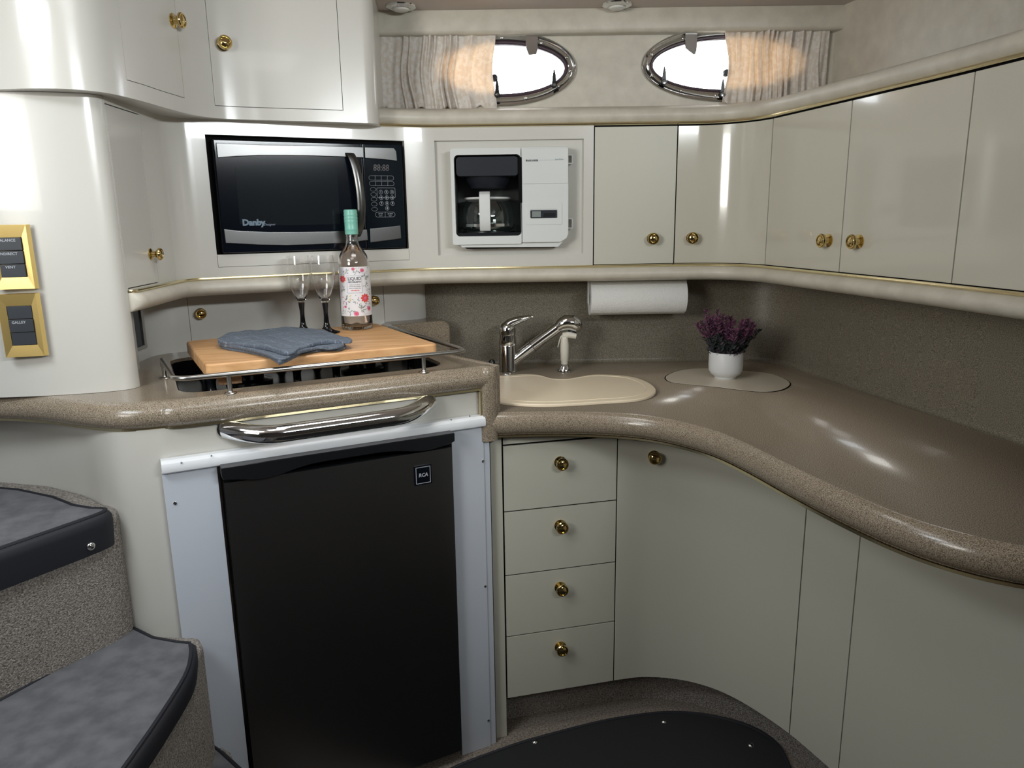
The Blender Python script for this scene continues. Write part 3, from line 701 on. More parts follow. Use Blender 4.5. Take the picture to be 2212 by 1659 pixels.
part(HB, 'side_panel', box(S, -0.624, -0.534, -0.006, 0.006, 0.0, 0.7745), WPANEL, bevel=0.001)
part(HB, 'side_panel', box(S, -0.080, -0.0075, -0.006, 0.006, 0.0, 0.7745)+box(S, -0.009, 0.007, -0.004, 0.006, 0.0, 0.741), WPANEL, bevel=0.001)
q = arcprof(-0.008, 0.7865, 0.010, 0.012, 250, 110, 6)
tprof = [(0.006, 0.7745), (-0.012, 0.7745), (-0.0175, 0.778), (-0.019, 0.786), (-0.0165, 0.794), (-0.010, 0.7985), (0.006, 0.7985)]
tm = Mesh(); kk = len(tprof)
for u in (-0.6235, -0.0065): tm.v += [S.p(u, n, z) for n, z in tprof]
tm.f = [(j, (j+1) % kk, kk+(j+1) % kk, kk+j) for j in range(kk)]+[tuple(range(kk)), tuple(range(kk, 2*kk))]
part(HB, 'top_trim', tm, WTRIM, bevel=0.0008, label='rounded white trim strip above the fridge')
for (px_, py_) in ((378, 1087), (413, 1435), (1043, 996), (1048, 1266), (1055, 1556)):
    u_, z_ = S.px(px_, py_, -0.006); part(HB, 'screw', lathe([(0.0032, 0), (0.003, 0.0015), (0, 0.0028)], S.p(u_, -0.006, z_), -S.n, 12), CHROME)
for (px_, py_) in ((392, 1000), (457, 985), (975, 907), (1015, 899)):
    u_, z_ = S.px(px_, py_, -0.019); part(HB, 'pin', lathe([(0.0014, -0.002), (0.0014, 0.0008), (0, 0.001)], S.p(u_, -0.0185, z_), -S.n, 8), INKG)

FG = thing('fridge', 'dark brushed steel compact fridge with black top handle', 'fridge', S.p(-0.31, 0.2, 0.0))
part(FG, 'cabinet', box(S, -0.529, -0.087, 0.02, 0.46, 0.0, 0.783), BLACK, bevel=0.003)
dm = Mesh(); rows = []
NU = 24
for z in [0.03+i*(0.745-0.03)/20 for i in range(21)]:
    for i in range(NU+1):
        s_ = i/NU; u = -0.5265+s_*(0.4395); e = min(s_, 1-s_); n_ = -0.024+0.0014*max(0, 1-e/0.03)**2-0.0010*math.sin(PI*s_)
        dm.v.append(S.p(u, n_, z))
for j in range(20):
    for i in range(NU): a = j*(NU+1)+i; dm.f.append((a, a+1, a+NU+2, a+NU+1))
# side returns
k0 = len(dm.v)
for z in (0.03, 0.745):
    for u in (-0.5265, -0.087): dm.v.append(S.p(u, 0.018, z))
part(FG, 'door_edge', box(S, -0.5265, -0.0870, -0.0135, 0.018, 0.031, 0.744), BLACK, label='black side edge of the door')
dm.v = dm.v[:k0]
part(FG, 'door', dm, FRIDGE, ang=60, label='dark brushed steel fridge door')
cap = [(-0.530, 0.783), (-0.530, 0.766), (-0.527, 0.762), (-0.500, 0.758), (-0.475, 0.7535), (-0.452, 0.7530), (-0.43, 0.7555), (-0.40, 0.7625), (-0.375, 0.7665), (-0.34, 0.768), (-0.24, 0.768), (-0.21, 0.7655), (-0.18, 0.7605), (-0.155, 0.757), (-0.135, 0.757), (-0.115, 0.7605), (-0.093, 0.765), (-0.086, 0.768), (-0.086, 0.783)]
cap = [(p[0], p[1]-0.006 if p[1] < 0.78 else 0.7795) for p in cap]
hp = part(FG, 'handle', prism(S, cap[::-1], -0.040, 0.02), BLACK, bevel=0.0035, seg=3, label='wavy black grip along the fridge top')
bd = S.px(914, 1026, -0.027)
bg_ = part(FG, 'badge', box(S, bd[0]-0.0185, bd[0]+0.0185, -0.0275, -0.024, bd[1]-0.0205, bd[1]+0.0205), GLOSSBLK, bevel=0.0008, label='square black badge')
P_ = lambda u, z, n: S.p(u, n, z)
part(bg_, 'badge_border', ringslab(rrect(bd[0]-0.0155, bd[0]+0.0155, bd[1]-0.0175, bd[1]+0.0175, 0.0004, 2), rrect(bd[0]-0.0143, bd[0]+0.0143, bd[1]-0.0163, bd[1]+0.0163, 0.0004, 2), -0.0278, -0.0274, P_), INKW, smooth=False)
part(bg_, 'badge_lettering', text('RCA', 0.0105, S.p(bd[0], -0.0277, bd[1]), S.x, (0, 0, 1), bold=0.0003, sx=0.95, shear=0.15), INKW, smooth=False)

# grab handle
GH = thing('grab_handle', 'polished chrome grab handle with slanted ends above the fridge', 'handle', S.p(-0.31, -0.03, 0.815))
g0 = S.px(492, 934, -0.02); g1 = S.px(935, 873, -0.02)
pts = []; 
for i in range(33):
    s_ = i/32; u = g0[0]+(g1[0]-g0[0])*s_; z = g0[1]+(g1[1]-g0[1])*s_ - 0.0; e = min(s_, 1-s_)
    n_ = -0.048+0.052*(max(0, 1-e/0.22))**1.7; pts.append(S.p(u, n_, z-0.008*(1-max(0, 1-e/0.22)**2)))
part(GH, 'tube', tube(pts, 0.0168, 28), CHROME, ang=50)
for g_ in (g0, g1): part(GH, 'foot', lathe([(0.017, 0), (0.016, 0.003), (0, 0.0035)], S.p(g_[0], 0.007, g_[1]), -S.n, 24), CHROME)

# ------------------------------------------------------------------ lower right base units
FR_ = Curve([(0.337, 1.5), (0.603, 1.5)]+crom([(0.604, 1.5), (0.675, 1.495), (0.741, 1.471), (0.795, 1.435), (0.838, 1.385), (0.872, 1.315), (0.900, 1.225), (0.914, 1.142), (0.920, 1.09), (0.926, 0.98), (0.930, 0.85), (0.930, 0.60), (0.93, 0.35)], 6)[1:])
f1, f2, f3 = 0.266, FR_.near(0.903, 1.225), FR_.near(0.92, 1.09)
o = put('trim_6', box(XW, 0.309, 0.3345, 1.4985, 1.53, 0.0, 0.752), SATIN, bevel=0.001); struct(o, 'narrow cream post beside the fridge surround')
DU = thing('drawer_unit', 'cream base unit with four stacked drawers right of the fridge', 'drawer unit', (0.47, 1.6, 0.1))
part(DU, 'carcass', panel(FR_, 0.0, f1, 0.10, 0.752, -0.25, -0.0042), GAP)
part(DU, 'top_rail', panel(FR_, 0.0015, f1-0.0015, 0.7225, 0.752, -0.0041, -0.001), SATIN)
for (z0, z1, kz) in ((0.568, 0.7185, 0.671), (0.4145, 0.565, 0.521), (0.2615, 0.4115, 0.368), (0.101, 0.2585, 0.215)):
    d = part(DU, 'drawer', panel(FR_, 0.0015, f1-0.0015, z0, z1, -0.004, 0.0), SATIN, bevel=0.0006)
    knob(d, (0.467, 1.5, kz), (0, -1, 0))
def base_unit(label, t0, t1, kn, loc):
    T = thing('base_cabinet', label, 'cabinet', loc)
    part(T, 'carcass', panel(FR_, t0, t1, 0.10, 0.752, -0.10, -0.0042), GAP)
    d = part(T, 'door', panel(FR_, t0+0.0015, t1-0.0012, 0.101, 0.745, -0.004, 0.0), SATIN, bevel=0.0006)
    if kn: cknob(d, FR_, kn, 0.667, 0.0)
base_unit('cream corner base cabinet with a wide curved door and one brass knob', f1, f2, FR_.near(0.688, 1.492), (0.8, 1.5, 0.1))
base_unit('narrow plain cream base cabinet strip between the corner door and the wide right panel', f2, f3, None, (0.93, 1.15, 0.1))
base_unit('wide plain cream base cabinet panel at the lower right of the picture', f3, FR_.L, None, (0.95, 0.8, 0.1))
o = put('trim_7', panel(FR_, 0.0, FR_.L, 0.0, 0.0995, -0.09, -0.06), CARPET, ang=60); struct(o, 'carpeted toe kick')

# ------------------------------------------------------------------ floor mat, stairs
def studs(parent, pts, z, r=0.0065):
    for (x, y) in pts:
        part(parent, 'snap_stud', lathe([(r*1.15, 0), (r*1.1, 0.001), (r, 0.0022), (r*0.6, 0.0040), (0, 0.0047)], (x, y, z), (0, 0, 1), 18), CHROME, label='round metal snap stud')
MZ = 0.008
mp = crom([onz(x, y, MZ) for x, y in ((1000, 1650), (1075, 1622), (1155, 1596), (1290, 1561), (1380, 1545), (1450, 1539), (1530, 1545), (1620, 1569), (1680, 1610), (1715, 1680))], 5)
mp = mp + [(0.85, 0.95), (0.80, 0.4), (0.0, 0.2), (-0.15, 0.6), (-0.12, 1.0), (0.02, 1.25), (0.14, 1.40)]
o = thing('floor_mat', 'black fabric floor mat with metal snaps on the carpet', 'mat', (0.45, 0.9, 0.0))
part(o, 'pad', slab(mp, 0.0005, MZ), MATF, bevel=0.002)
part(o, 'binding', tube([(x, y, MZ-0.001) for x, y in mp], 0.0045, 8, closed=True), MATB, label='black bound edge')
studs(o, [onz(1155, 1603, MZ), onz(1434, 1559, MZ), onz(1622, 1610, MZ)], MZ)

ST = thing('stairs', 'carpeted companionway stairs rising to the left', 'stairs', (-0.5, 1.1, 0))
s1 = [(-0.395, 1.392), (-0.398, 1.36), (-0.415, 1.33), (-0.530, 1.216), (-0.95, 0.80), (-1.6, 0.80), (-1.6, 1.78), (-0.90, 1.70), (-0.66, 1.60), (-0.56, 1.548), (-0.475, 1.473), (-0.425, 1.408)]
s2 = [(-0.312, 1.338), (-0.278, 1.328), (-0.268, 1.30), (-0.270, 1.24), (-0.318, 0.97), (-0.38, 0.65), (-1.6, 0.65), (-1.6, 1.3), (-0.60, 1.35), (-0.43, 1.44), (-0.41, 1.40), (-0.385, 1.363), (-0.345, 1.349)]
s3 = [(-0.300, 1.340), (-0.262, 1.338), (-0.245, 1.318), (-0.215, 1.235), (-0.170, 1.0), (-0.20, 0.55), (-1.5, 0.55), (-1.5, 1.2), (-0.45, 1.33), (-0.345, 1.349)]
def stair(poly, z0, z1, mt=CARPET): part(ST, 'step', slab(poly, z0, z1), mt, bevel=0.012, seg=3, ang=50)
stair(s3, 0.0, 0.222); stair(s2, 0.20, 0.462); stair(s1, 0.40, 0.705)
def stepmat(poly, z, flap_from, flap_to, drop, label, stud_pts, off=0.012, top=0.010):
    T = thing('step_mat', label, 'mat', (poly[0][0], poly[0][1], z), 'charcoal mats on the steps')
    part(T, 'pad', slab(poly, z+0.0008, z+top), MATG, bevel=0.004, seg=3)
    part(T, 'binding', tube([(x, y, z+top-0.001) for x, y in poly], 0.0035, 8, closed=True), MATB, label='black stitched edge')
    fl_ = poly[flap_from:flap_to+1]; cv = Curve(fl_[::-1])
    # rounded nose falling over the step front
    prf = [(-0.004, z+top-0.001), (0.004, z+top-0.002), (0.009, z+top-0.008), (0.010, z-0.01), (0.007, z-drop), (0.003, z-drop), (0.003, z-0.01), (-0.004, z+0.002)]
    part(T, 'front_flap', sweep(cv, 0, cv.L, prf), MATB, ang=70, label='glossy black front flap')
    return T
m1 = crom([(-0.409, 1.350), (-0.422, 1.323), (-0.530, 1.214)], 5) + [(-0.95, 0.795), (-1.5, 0.80), (-1.5, 1.62), (-0.80, 1.585), (-0.68, 1.543), (-0.60, 1.503), (-0.52, 1.440), (-0.470, 1.385), (-0.436, 1.362), (-0.418, 1.356)]
T = stepmat(m1, 0.706, 0, 11, 0.055, 'charcoal mat with a black front flap on the highest visible step', [])
u = S.px(228, 1155, -0.06)
dirn = V((0.69, -0.72, 0)); q = onz(228, 1152, 0.672)
part(T, 'snap_stud', lathe([(0.0075, 0), (0.0072, 0.0012), (0.0062, 0.003), (0.003, 0.0048), (0, 0.005)], (-0.434+0.008, 1.313-0.008, 0.668), dirn, 18), CHROME, label='round metal snap stud')
m2 = crom([onz(410, 1388, 0.474), onz(412, 1412, 0.474), onz(398, 1460, 0.474), onz(335, 1560, 0.474), onz(265, 1659, 0.474)], 4)
e_ = m2[-1]
m2 = m2 + [(-0.375, 0.66), (-0.95, 0.66), (-0.90, 0.92), onz(0, 1512, 0.474), onz(150, 1430, 0.474), onz(268, 1352, 0.474), onz(285, 1354, 0.474), onz(330, 1376, 0.474), onz(380, 1385, 0.474)]
T = stepmat(m2, 0.463, 0, 17, 0.030, 'large charcoal mat curving over the middle step', [])
studs(T, [onz(284, 1349, 0.474)], 0.473)
m3 = [onz(452, 1606, 0.234), onz(475, 1622, 0.234), onz(515, 1659, 0.234), (-0.18, 1.05), (-0.20, 0.60), (-0.60, 0.60), (-0.55, 1.05), onz(385, 1690, 0.234), onz(415, 1645, 0.234)]
T = stepmat(m3, 0.2235, 0, 4, 0.04, 'charcoal mat on the lowest step at the foot of the fridge panel', [])
studs(T, [onz(452, 1609, 0.234)], 0.233)
# ------------------------------------------------------------------ microwave
MN = 0.407
mpx = lambda x, y, n=MN: S.px(x, y, n)
MW = thing('microwave', 'built-in microwave with steel bands, black glass door and number keypad', 'microwave', S.p(-0.235, 0.5, 1.131))
part(MW, 'body', box(S, -0.4475, -0.0185, MN+0.004, 0.56, 1.1335, 1.379), BLACK, bevel=0.004)
part(MW, 'surround', box(S, -0.466, -0.003, 0.438, 0.442, 1.1315, 1.389), GAP)  # black sheet standing in for the recess shadow around the microwave
part(MW, 'door', box(S, -0.4465, -0.1195, MN, MN+0.012, 1.1345, 1.378), GLOSSBLK, bevel=0.003, label='black glass microwave door')
dw = [mpx(x, y) for x, y in ((508, 360), (600, 357), (728, 362), (735, 484), (620, 487), (518, 484))]
part(MW, 'window_mesh', prism(S, dw[::-1], MN-0.0004, MN+0.0002), mat('dark_window_mesh', (0.009, 0.012, 0.015), 0.10, spec=0.3), smooth=False, label='slightly lighter viewing window')
part(MW, 'control_panel', box(S, -0.1180, -0.0195, MN, MN+0.012, 1.1345, 1.378), mat('blue_black_panel', (0.004, 0.008, 0.013), 0.12, spec=0.25), bevel=0.003, label='blue-black control panel')
def band(pts, lab):
    q = [mpx(*p) for p in pts]; return part(MW, 'steel_band', prism(S, q, MN-0.0045, MN+0.001), STEEL, bevel=0.0012, label=lab)
band([(466, 309), (560, 313), (680, 315), (784, 318), (785, 341), (740, 339), (680, 337), (620, 336), (560, 336), (510, 338), (470, 341)], 'upper steel band on the door')
band([(483, 495), (520, 499), (580, 501), (640, 501), (720, 500), (792, 496), (794, 519), (740, 525), (680, 528), (620, 530), (560, 529), (487, 525)], 'lower steel band on the door')
band([(787, 318), (850, 320), (855, 327), (857, 348), (822, 344), (788, 342)], 'upper steel band on the control panel')
band([(798, 494), (830, 491), (864, 487), (866, 515), (840, 519), (799, 524)], 'lower steel band on the control panel')
hc = [(758, 329), (765, 350), (771, 380), (776, 415), (779, 450), (778, 485), (773, 511)]
hpts = []
for i, (x, y) in enumerate(crom([(a, b, 0) for a, b in hc], 4) and [(p[0], p[1]) for p in crom([(a, b, 0) for a, b in hc], 4)]):
    s_ = i/24; u_, z_ = mpx(x, y, MN-0.02); hpts.append((u_, MN-0.006-0.024*math.sin(PI*min(1, max(0, s_)))**0.6, z_))
hm = Mesh(); wd = 0.0095
for (u_, n_, z_) in hpts:
    for du, dn in ((-wd, 0.004), (-wd, -0.001), (-wd*0.6, -0.004), (0, -0.0052), (wd*0.6, -0.004), (wd, -0.001), (wd, 0.004)): hm.v.append(S.p(u_+du, n_+dn, z_))
k = 7
for i in range(len(hpts)-1):
    for j in range(k): hm.f.append((i*k+j, i*k+(j+1) % k, (i+1)*k+(j+1) % k, (i+1)*k+j))
hm.f += [tuple(range(k)), tuple((len(hpts)-1)*k+j for j in range(k))]
part(MW, 'handle', hm, STEEL, ang=40, label='bowed steel door handle')
ex = S.x; ez = V((0, 0, 1)); fn = MN-0.0006
lu, lz = mpx(548, 481); part(MW, 'brand_lettering', text('Danby', 0.0185, S.p(lu, fn, lz), ex, ez, bold=0.0009, spacing=0.95, sx=1.05), LOGO, smooth=False)
lu, lz = mpx(582, 485); part(MW, 'brand_lettering', text('Designer', 0.0075, S.p(lu, fn, lz), ex, ez, shear=0.3, sx=0.95), GREYI, smooth=False)
du_, dz_ = mpx(823, 363); part(MW, 'display', text('88:88', 0.021, S.p(du_, MN-0.0003, dz_), ex, ez, bold=0.0003, shear=0.1, sx=0.85), SEG, smooth=False, label='unlit digital display')
def outline(poly, r=0.00032): return tube([S.p(u_, MN-0.0002, z_) for u_, z_ in poly], r, 5, closed=True)
def keyline(x0, y0, x1, y1, rr=1.0):
    a = mpx(x0, y1); b = mpx(x1, y0); r = min(b[0]-a[0], b[1]-a[1])*0.5*rr*0.98; return rrect(a[0], b[0], a[1], b[1], r, 4)
km = Mesh()
rows_ = [(797, 380, 850, 389), (798, 392, 851, 401)]
for (x0, y0, x1, y1) in rows_:
    km = km+outline(keyline(x0, y0, x1, y1))
    for f_ in (0.25, 0.5, 0.75):
        a = mpx(x0+(x1-x0)*f_, y0); b = mpx(x0+(x1-x0)*f_, y1); km = km+tube([S.p(a[0], MN-0.0002, a[1]), S.p(b[0], MN-0.0002, b[1])], 0.0003, 4)
km = km+outline(keyline(811, 458, 853, 469)); a = mpx(832, 458); b = mpx(832, 469); km = km+tube([S.p(a[0], MN-0.0002, a[1]), S.p(b[0], MN-0.0002, b[1])], 0.0003, 4)
for i, (y, x) in enumerate(((409, 806), (420, 807), (430.5, 808), (441, 808.5), (452, 809))):
    c = mpx(x, y); km = km+outline(ell(c[0], c[1], 0.0070, 0.0045, 16))
km = km+outline(keyline(815, 406, 853, 427, 0.15))
for r_, (y, xs) in enumerate(((415, (822.5, 834.5, 846.5)), (427, (823.5, 835.5, 847)), (439.5, (824, 836, 848)), (450, (836.5,)))):
    for x in xs: c = mpx(x, y); km = km+outline(ell(c[0], c[1], 0.0046, 0.0048, 14))
part(MW, 'key_outlines', km, INKW, smooth=False, label='printed key outlines')
tm = Mesh(); dg = '123456789'
for i, ch in enumerate(dg):
    x = (822.5, 834.5, 846.5)[i % 3]+(i//3)*0.7; y = (415, 427, 439.5)[i//3]; c = mpx(x, y); tm = tm+text(ch, 0.0072, S.p(c[0], fn, c[1]), ex, ez, bold=0.0002)
c = mpx(836.5, 450); tm = tm+text('0', 0.0072, S.p(c[0], fn, c[1]), ex, ez, bold=0.0002)
for s_, x, y, z_ in (('STOP', 822, 462, 0.0046), ('CLEAR', 822, 466.3, 0.003), ('START', 843, 462, 0.0046), ('RESET', 843, 466.3, 0.003)):
    c = mpx(x, y); tm = tm+text(s_, z_, S.p(c[0], fn, c[1]), ex, ez)
part(MW, 'key_lettering', tm, INKW, smooth=False, label='printed digits and words on the keypad')

# ------------------------------------------------------------------ coffee maker in its bay
CN = -0.030
cpx = lambda x, y, n=CN: B.px(x, y, n)
cu0, cz1 = cpx(972, 321); cu1, _ = cpx(1228, 317); _, cz0 = cpx(1110, 527)
cs_, _ = cpx(1122, 330)
CM = thing('coffee_maker', 'white under-cabinet coffee maker with glass carafe behind an open front', 'coffee maker', B.p((cu0+cu1)/2, 0.01, cz0))
oo = rrect(cu0, cu1, cz0, cz1, 0.006, 5); 
# trim lower corners wider
ou0, oz1 = cpx(980, 335); ou1, _ = cpx(1128, 334); _, oz0 = cpx(1050, 510)
fl_out = rrect(cu0, cs_+0.003, cz0, cz1, 0.005, 6); fl_in = rrect(ou0, ou1-0.004, oz0, oz1, 0.010, 6)
PB = lambda u, z, n: B.p(u, n, z)
part(CM, 'housing', ringslab(fl_out, fl_in, CN, 0.012, PB), WHITE, bevel=0.002, seg=3, label='white frame round the carafe opening')
part(CM, 'base_lip', prism(B, [(cu0+0.012, cz0+0.004), (cu1-0.010, cz0+0.006), (cu1-0.025, cz0-0.009), (cu0+0.022, cz0-0.007)], CN+0.006, 0.010), WHITE, bevel=0.001)
part(CM, 'base_slot', prism(B, [(cu0+0.026, cz0-0.0065), (cu1-0.030, cz0-0.0065), (cu1-0.034, cz0-0.0105), (cu0+0.034, cz0-0.0105)], CN+0.010, 0.008), GAP)
# liner of the recess
m = ringslab(rrect(ou0-0.002, ou1-0.002, oz0-0.002, oz1+0.002, 0.011, 6), rrect(ou0, ou1-0.004, oz0, oz1, 0.010, 6), CN+0.012, 0.125, PB)
part(CM, 'liner', m+box(B, ou0-0.001, ou1-0.003, 0.120, 0.126, oz0-0.001, oz1+0.001), mat('grey_green_liner', (0.055, 0.065, 0.062), 0.4), label='dark liner of the carafe recess')
# right-hand reservoir door with seam, hinge line
rd0 = cs_+0.0045
rp = rrect(rd0, cu1, cz0+0.004, cz1+0.001, 0.004, 5)
rd = part(CM, 'reservoir_door', prism(B, [(rd0, cz0+0.003), (cu1-0.020, cz0+0.003), (cu1-0.004, cz0+0.012), (cu1, cz0+0.022), (cu1, cz1-0.004), (cu1-0.004, cz1+0.001), (rd0, cz1+0.001)], CN-0.002, 0.012), WHITE, bevel=0.002, seg=3, label='white door over the water reservoir')
a = cpx(1130, 398); b = cpx(1228, 396)
part(CM, 'reservoir_ridge', prism(B, [(rd0+0.002, a[1]), (cu1-0.001, b[1]), (cu1-0.001, cz1-0.002), (rd0+0.002, cz1-0.002)], CN-0.0045, CN), WHITE, bevel=0.002)
part(CM, 'sight_gauge', box(B, cpx(1120, 400)[0], cpx(1127.5, 400)[0], CN-0.0035, CN+0.002, cpx(1124, 438)[1], cpx(1124, 340)[1]), GAP, bevel=0.001, label='black water gauge strip')
# timer window
t0, t3 = cpx(1137, 486), cpx(1214, 438)
part(rd, 'timer_recess', ringslab(rrect(t0[0], t3[0], t0[1], t3[1], 0.004, 4), rrect(t0[0]+0.010, t3[0]-0.011, t0[1]+0.014, t3[1]-0.015, 0.003, 4), CN-0.0035, CN-0.001, PB), WHITE, bevel=0.0015)
t1, t2 = cpx(1146, 471.5), cpx(1203, 453.5)
part(rd, 'timer', prism(B, rrect(t1[0], t2[0], t1[1], t2[1], 0.002, 4), CN-0.0042, CN), DGREY, bevel=0.0006, label='dark timer display')
l1, l2 = cpx(1149, 469), cpx(1168, 456); part(rd, 'timer_lcd', box(B, l1[0], l2[0], CN-0.0047, CN-0.004, l1[1], l2[1]), LCD)
l1, l2 = cpx(1174, 468), cpx(1199, 460); part(rd, 'timer_button', prism(B, rrect(l1[0], l2[0], l1[1], l2[1], 0.002, 4), CN-0.0052, CN-0.004), BLACK)
tu, tz = cpx(1149, 347, CN-0.004); tx_ = text('\u25a0 BLACK & DECKER', 0.0052, B.p(tu, CN-0.0048, tz), B.x, ez, bold=0.00025, sx=0.62)
part(rd, 'brand_lettering', tx_, INKB, smooth=False)
tu, tz = cpx(1208, 344.5); part(rd, 'model_lettering', text('SpaceMaker', 0.0050, B.p(tu, CN-0.0048, tz), B.x, ez, sx=0.9), INKG, smooth=False)
a_, b_ = cpx(1164, 346.5), cpx(1196, 346); part(rd, 'printed_line', box(B, a_[0], b_[0], CN-0.0049, CN-0.0045, a_[1]-0.0001, a_[1]+0.0002), INKG)
for (y0, y1) in ((334, 355), (471, 494)):
    c0 = cpx(1228, y0, 0.0); c1 = cpx(1236, y1, 0.0)
    part(CM, 'side_clip', ringslab(rrect(c0[0]-0.004, c1[0]+0.001, c1[1], c0[1], 0.003, 3), rrect(c0[0]-0.001, c1[0]-0.002, c1[1]+0.003, c0[1]-0.003, 0.002, 3), -0.010, 0.004, PB), WHITE)
# brew basket
b0_, b1_ = cpx(986, 381), cpx(1119, 337)
part(CM, 'brew_basket', prism(B, rrect(b0_[0], b1_[0], b0_[1], b1_[1], 0.008, 4), CN+0.003, 0.10), DGREY, bevel=0.001, label='charcoal brew basket')
cc = cpx(1055, 400, 0.045); 
part(CM, 'basket_funnel', lathe([(0.062, 0.028), (0.058, 0.012), (0.047, -0.002), (0.044, -0.008), (0, -0.010)], B.p(cc[0], 0.040, cc[1]), (0, 0, 1), 40), DGREY, ang=50)
# hot plate and carafe
hp0 = cpx(1055, 503, 0.02)
part(CM, 'hot_plate', prism(B, [(ou0+0.001, oz0), (ou1-0.005, oz0), (ou1-0.005, oz0+0.008), (ou0+0.001, oz0+0.008)], CN+0.010, 0.115)+lathe([(0.066, 0.008), (0.066, 0.011), (0.05, 0.012), (0, 0.0125)], B.p(hp0[0], 0.045, oz0), (0, 0, 1), 40), BLACK, ang=40)
kb = oz0+0.0125; kx = hp0[0]-0.001
CF = thing('coffee_carafe', 'clear glass carafe with white lid and handle inside the coffee maker', 'carafe', B.p(kx, 0.045, kb))
part(CF, 'glass_jug', lathe([(0.0, 0.001), (0.060, 0.001), (0.066, 0.006), (0.067, 0.03), (0.064, 0.055), (0.056, 0.072), (0.052, 0.077)], B.p(kx, 0.045, kb), (0, 0, 1), 48), CARAFE, ang=60, label='clear glass jug')
part(CF, 'steel_band', lathe([(0.0672, 0.010), (0.0680, 0.010), (0.0680, 0.017), (0.0672, 0.017)], B.p(kx, 0.045, kb), (0, 0, 1), 48), CHROME)
part(CF, 'lid', lathe([(0, 0.076), (0.056, 0.076), (0.060, 0.078), (0.059, 0.082), (0.03, 0.084), (0, 0.085)], B.p(kx, 0.045, kb), (0, 0, 1), 48), WHITE, ang=40, label='white carafe lid')
hu0, hz0 = cpx(1034, 500, -0.028); hu1, hz1 = cpx(1061, 412, -0.028)
hprof = [(0.010, hz1-0.003), (-0.022, hz1-0.001), (-0.034, hz1-0.008), (-0.040, hz1-0.025), (-0.040, hz0+0.03), (-0.034, hz0+0.012), (-0.024, hz0), (-0.016, hz0+0.004), (-0.024, hz0+0.03), (-0.026, hz1-0.03), (-0.018, hz1-0.016), (0.010, hz1-0.012)]
hm = Mesh(); kk = len(hprof)
for u_ in (hu0+0.003, hu1-0.003): hm.v += [B.p(u_, n_, z_) for n_, z_ in hprof]
hm.f = [(j, (j+1) % kk, kk+(j+1) % kk, kk+j) for j in range(kk)]+[tuple(range(kk)), tuple(range(kk, 2*kk))[::-1]]
part(CF, 'handle', hm, WHITE, bevel=0.003, seg=3, label='white carafe handle')

# ------------------------------------------------------------------ cooktop, rail, cutting board
CT = thing('cooktop', 'black recessed stove top mostly covered by the cutting board', 'stove', S.p(-0.32, 0.25, 0.866))
wl_ = [S.xy(u, n) for u, n in rrect(-0.583, -0.059, 0.049, 0.458, 0.045, 6)]
part(CT, 'glass_tray', slab(wl_, 0.864, 0.868), mat('matt_black_stove_glass', (0.003, 0.004, 0.005), 0.22, spec=0.12), label='glossy black stove glass')
part(CT, 'tray_rim', ringslab([S.xy(u, n) for u, n in rrect(-0.5795, -0.0625, 0.0525, 0.4545, 0.045, 6)], [S.xy(u, n) for u, n in rrect(-0.577, -0.065, 0.055, 0.452, 0.043, 6)], 0.866, 0.893, lambda x, y, z: V((x, y, z))), mat('stove_rim_black', (0.004, 0.004, 0.005), 0.5, spec=0.15), ang=40)
for (u_, n_) in ((-0.435, 0.25), (-0.190, 0.25)):
    g = Mesh()
    for du in (-0.075, -0.025, 0.025, 0.075): g = g+box(S, u_+du-0.004, u_+du+0.004, n_-0.105, n_+0.105, 0.912, 0.922)
    for dn in (-0.100, 0.100): g = g+box(S, u_-0.085, u_+0.085, n_+dn-0.004, n_+dn+0.004, 0.908, 0.920)
    part(CT, 'pan_grate', g, BLACK, bevel=0.001, kind='x') if False else part(CT, 'pan_grate', g, BLACK, bevel=0.001)
    for du in (-0.082, 0.082):
        for dn in (-0.098, 0.098):
            part(CT, 'grate_foot', lathe([(0.013, 0), (0.012, 0.006), (0.008, 0.012), (0.008, 0.030), (0.011, 0.036), (0.011, 0.041)], S.p(u_+du, n_+dn, 0.868), (0, 0, 1), 16), BLACK)
    part(CT, 'burner', lathe([(0.0, 0), (0.048, 0), (0.048, 0.006), (0.030, 0.010), (0.030, 0.020), (0.026, 0.024), (0, 0.025)], S.p(u_, n_, 0.868), (0, 0, 1), 32), BLACK, ang=40)
part(CT, 'control_knob', lathe([(0, 0), (0.016, 0), (0.015, 0.010), (0.011, 0.014), (0, 0.014)], S.p(-0.315, 0.10, 0.868), (0, 0, 1), 24), BLACK, ang=40)
u_, z_ = S.px(495, 815, 0.085)
o = put('wood_block', box(S, u_-0.021, u_+0.021, 0.070, 0.10, 0.9045, 0.9215), OAK, bevel=0.002)
tag(o, 'small rough wooden block wedged under the front left of the cutting board', 'block')

RZ = 0.935
RL = thing('sea_rail', 'satin steel guard rail around the stove on short posts', 'rail', S.p(-0.32, 0.012, ZL))
rp_ = fillet([(-0.598, 0.235), (-0.586, 0.014, 0.028), (-0.032, 0.010, 0.022), (-0.062, 0.44)], 8)
rpts = [S.p(u, n, RZ-0.014) for u, n in [(-0.598, 0.241)]]+[S.p(u, n, RZ) for u, n in rp_]+[S.p(-0.0625, 0.446, RZ-0.012)]
part(RL, 'rod', tube(rpts, 0.0048, 12), STEELROD)
for (u_, n_) in ((-0.5975, 0.225), (-0.497, 0.0125), (-0.128, 0.0112), (-0.060, 0.415)):
    part(RL, 'post', lathe([(0.011, 0), (0.010, 0.0015), (0.0050, 0.0030), (0.0042, 0.006), (0.0042, RZ-ZL-0.001)], S.p(u_, n_, ZL+0.0003), (0, 0, 1), 16), STEELROD, ang=40)

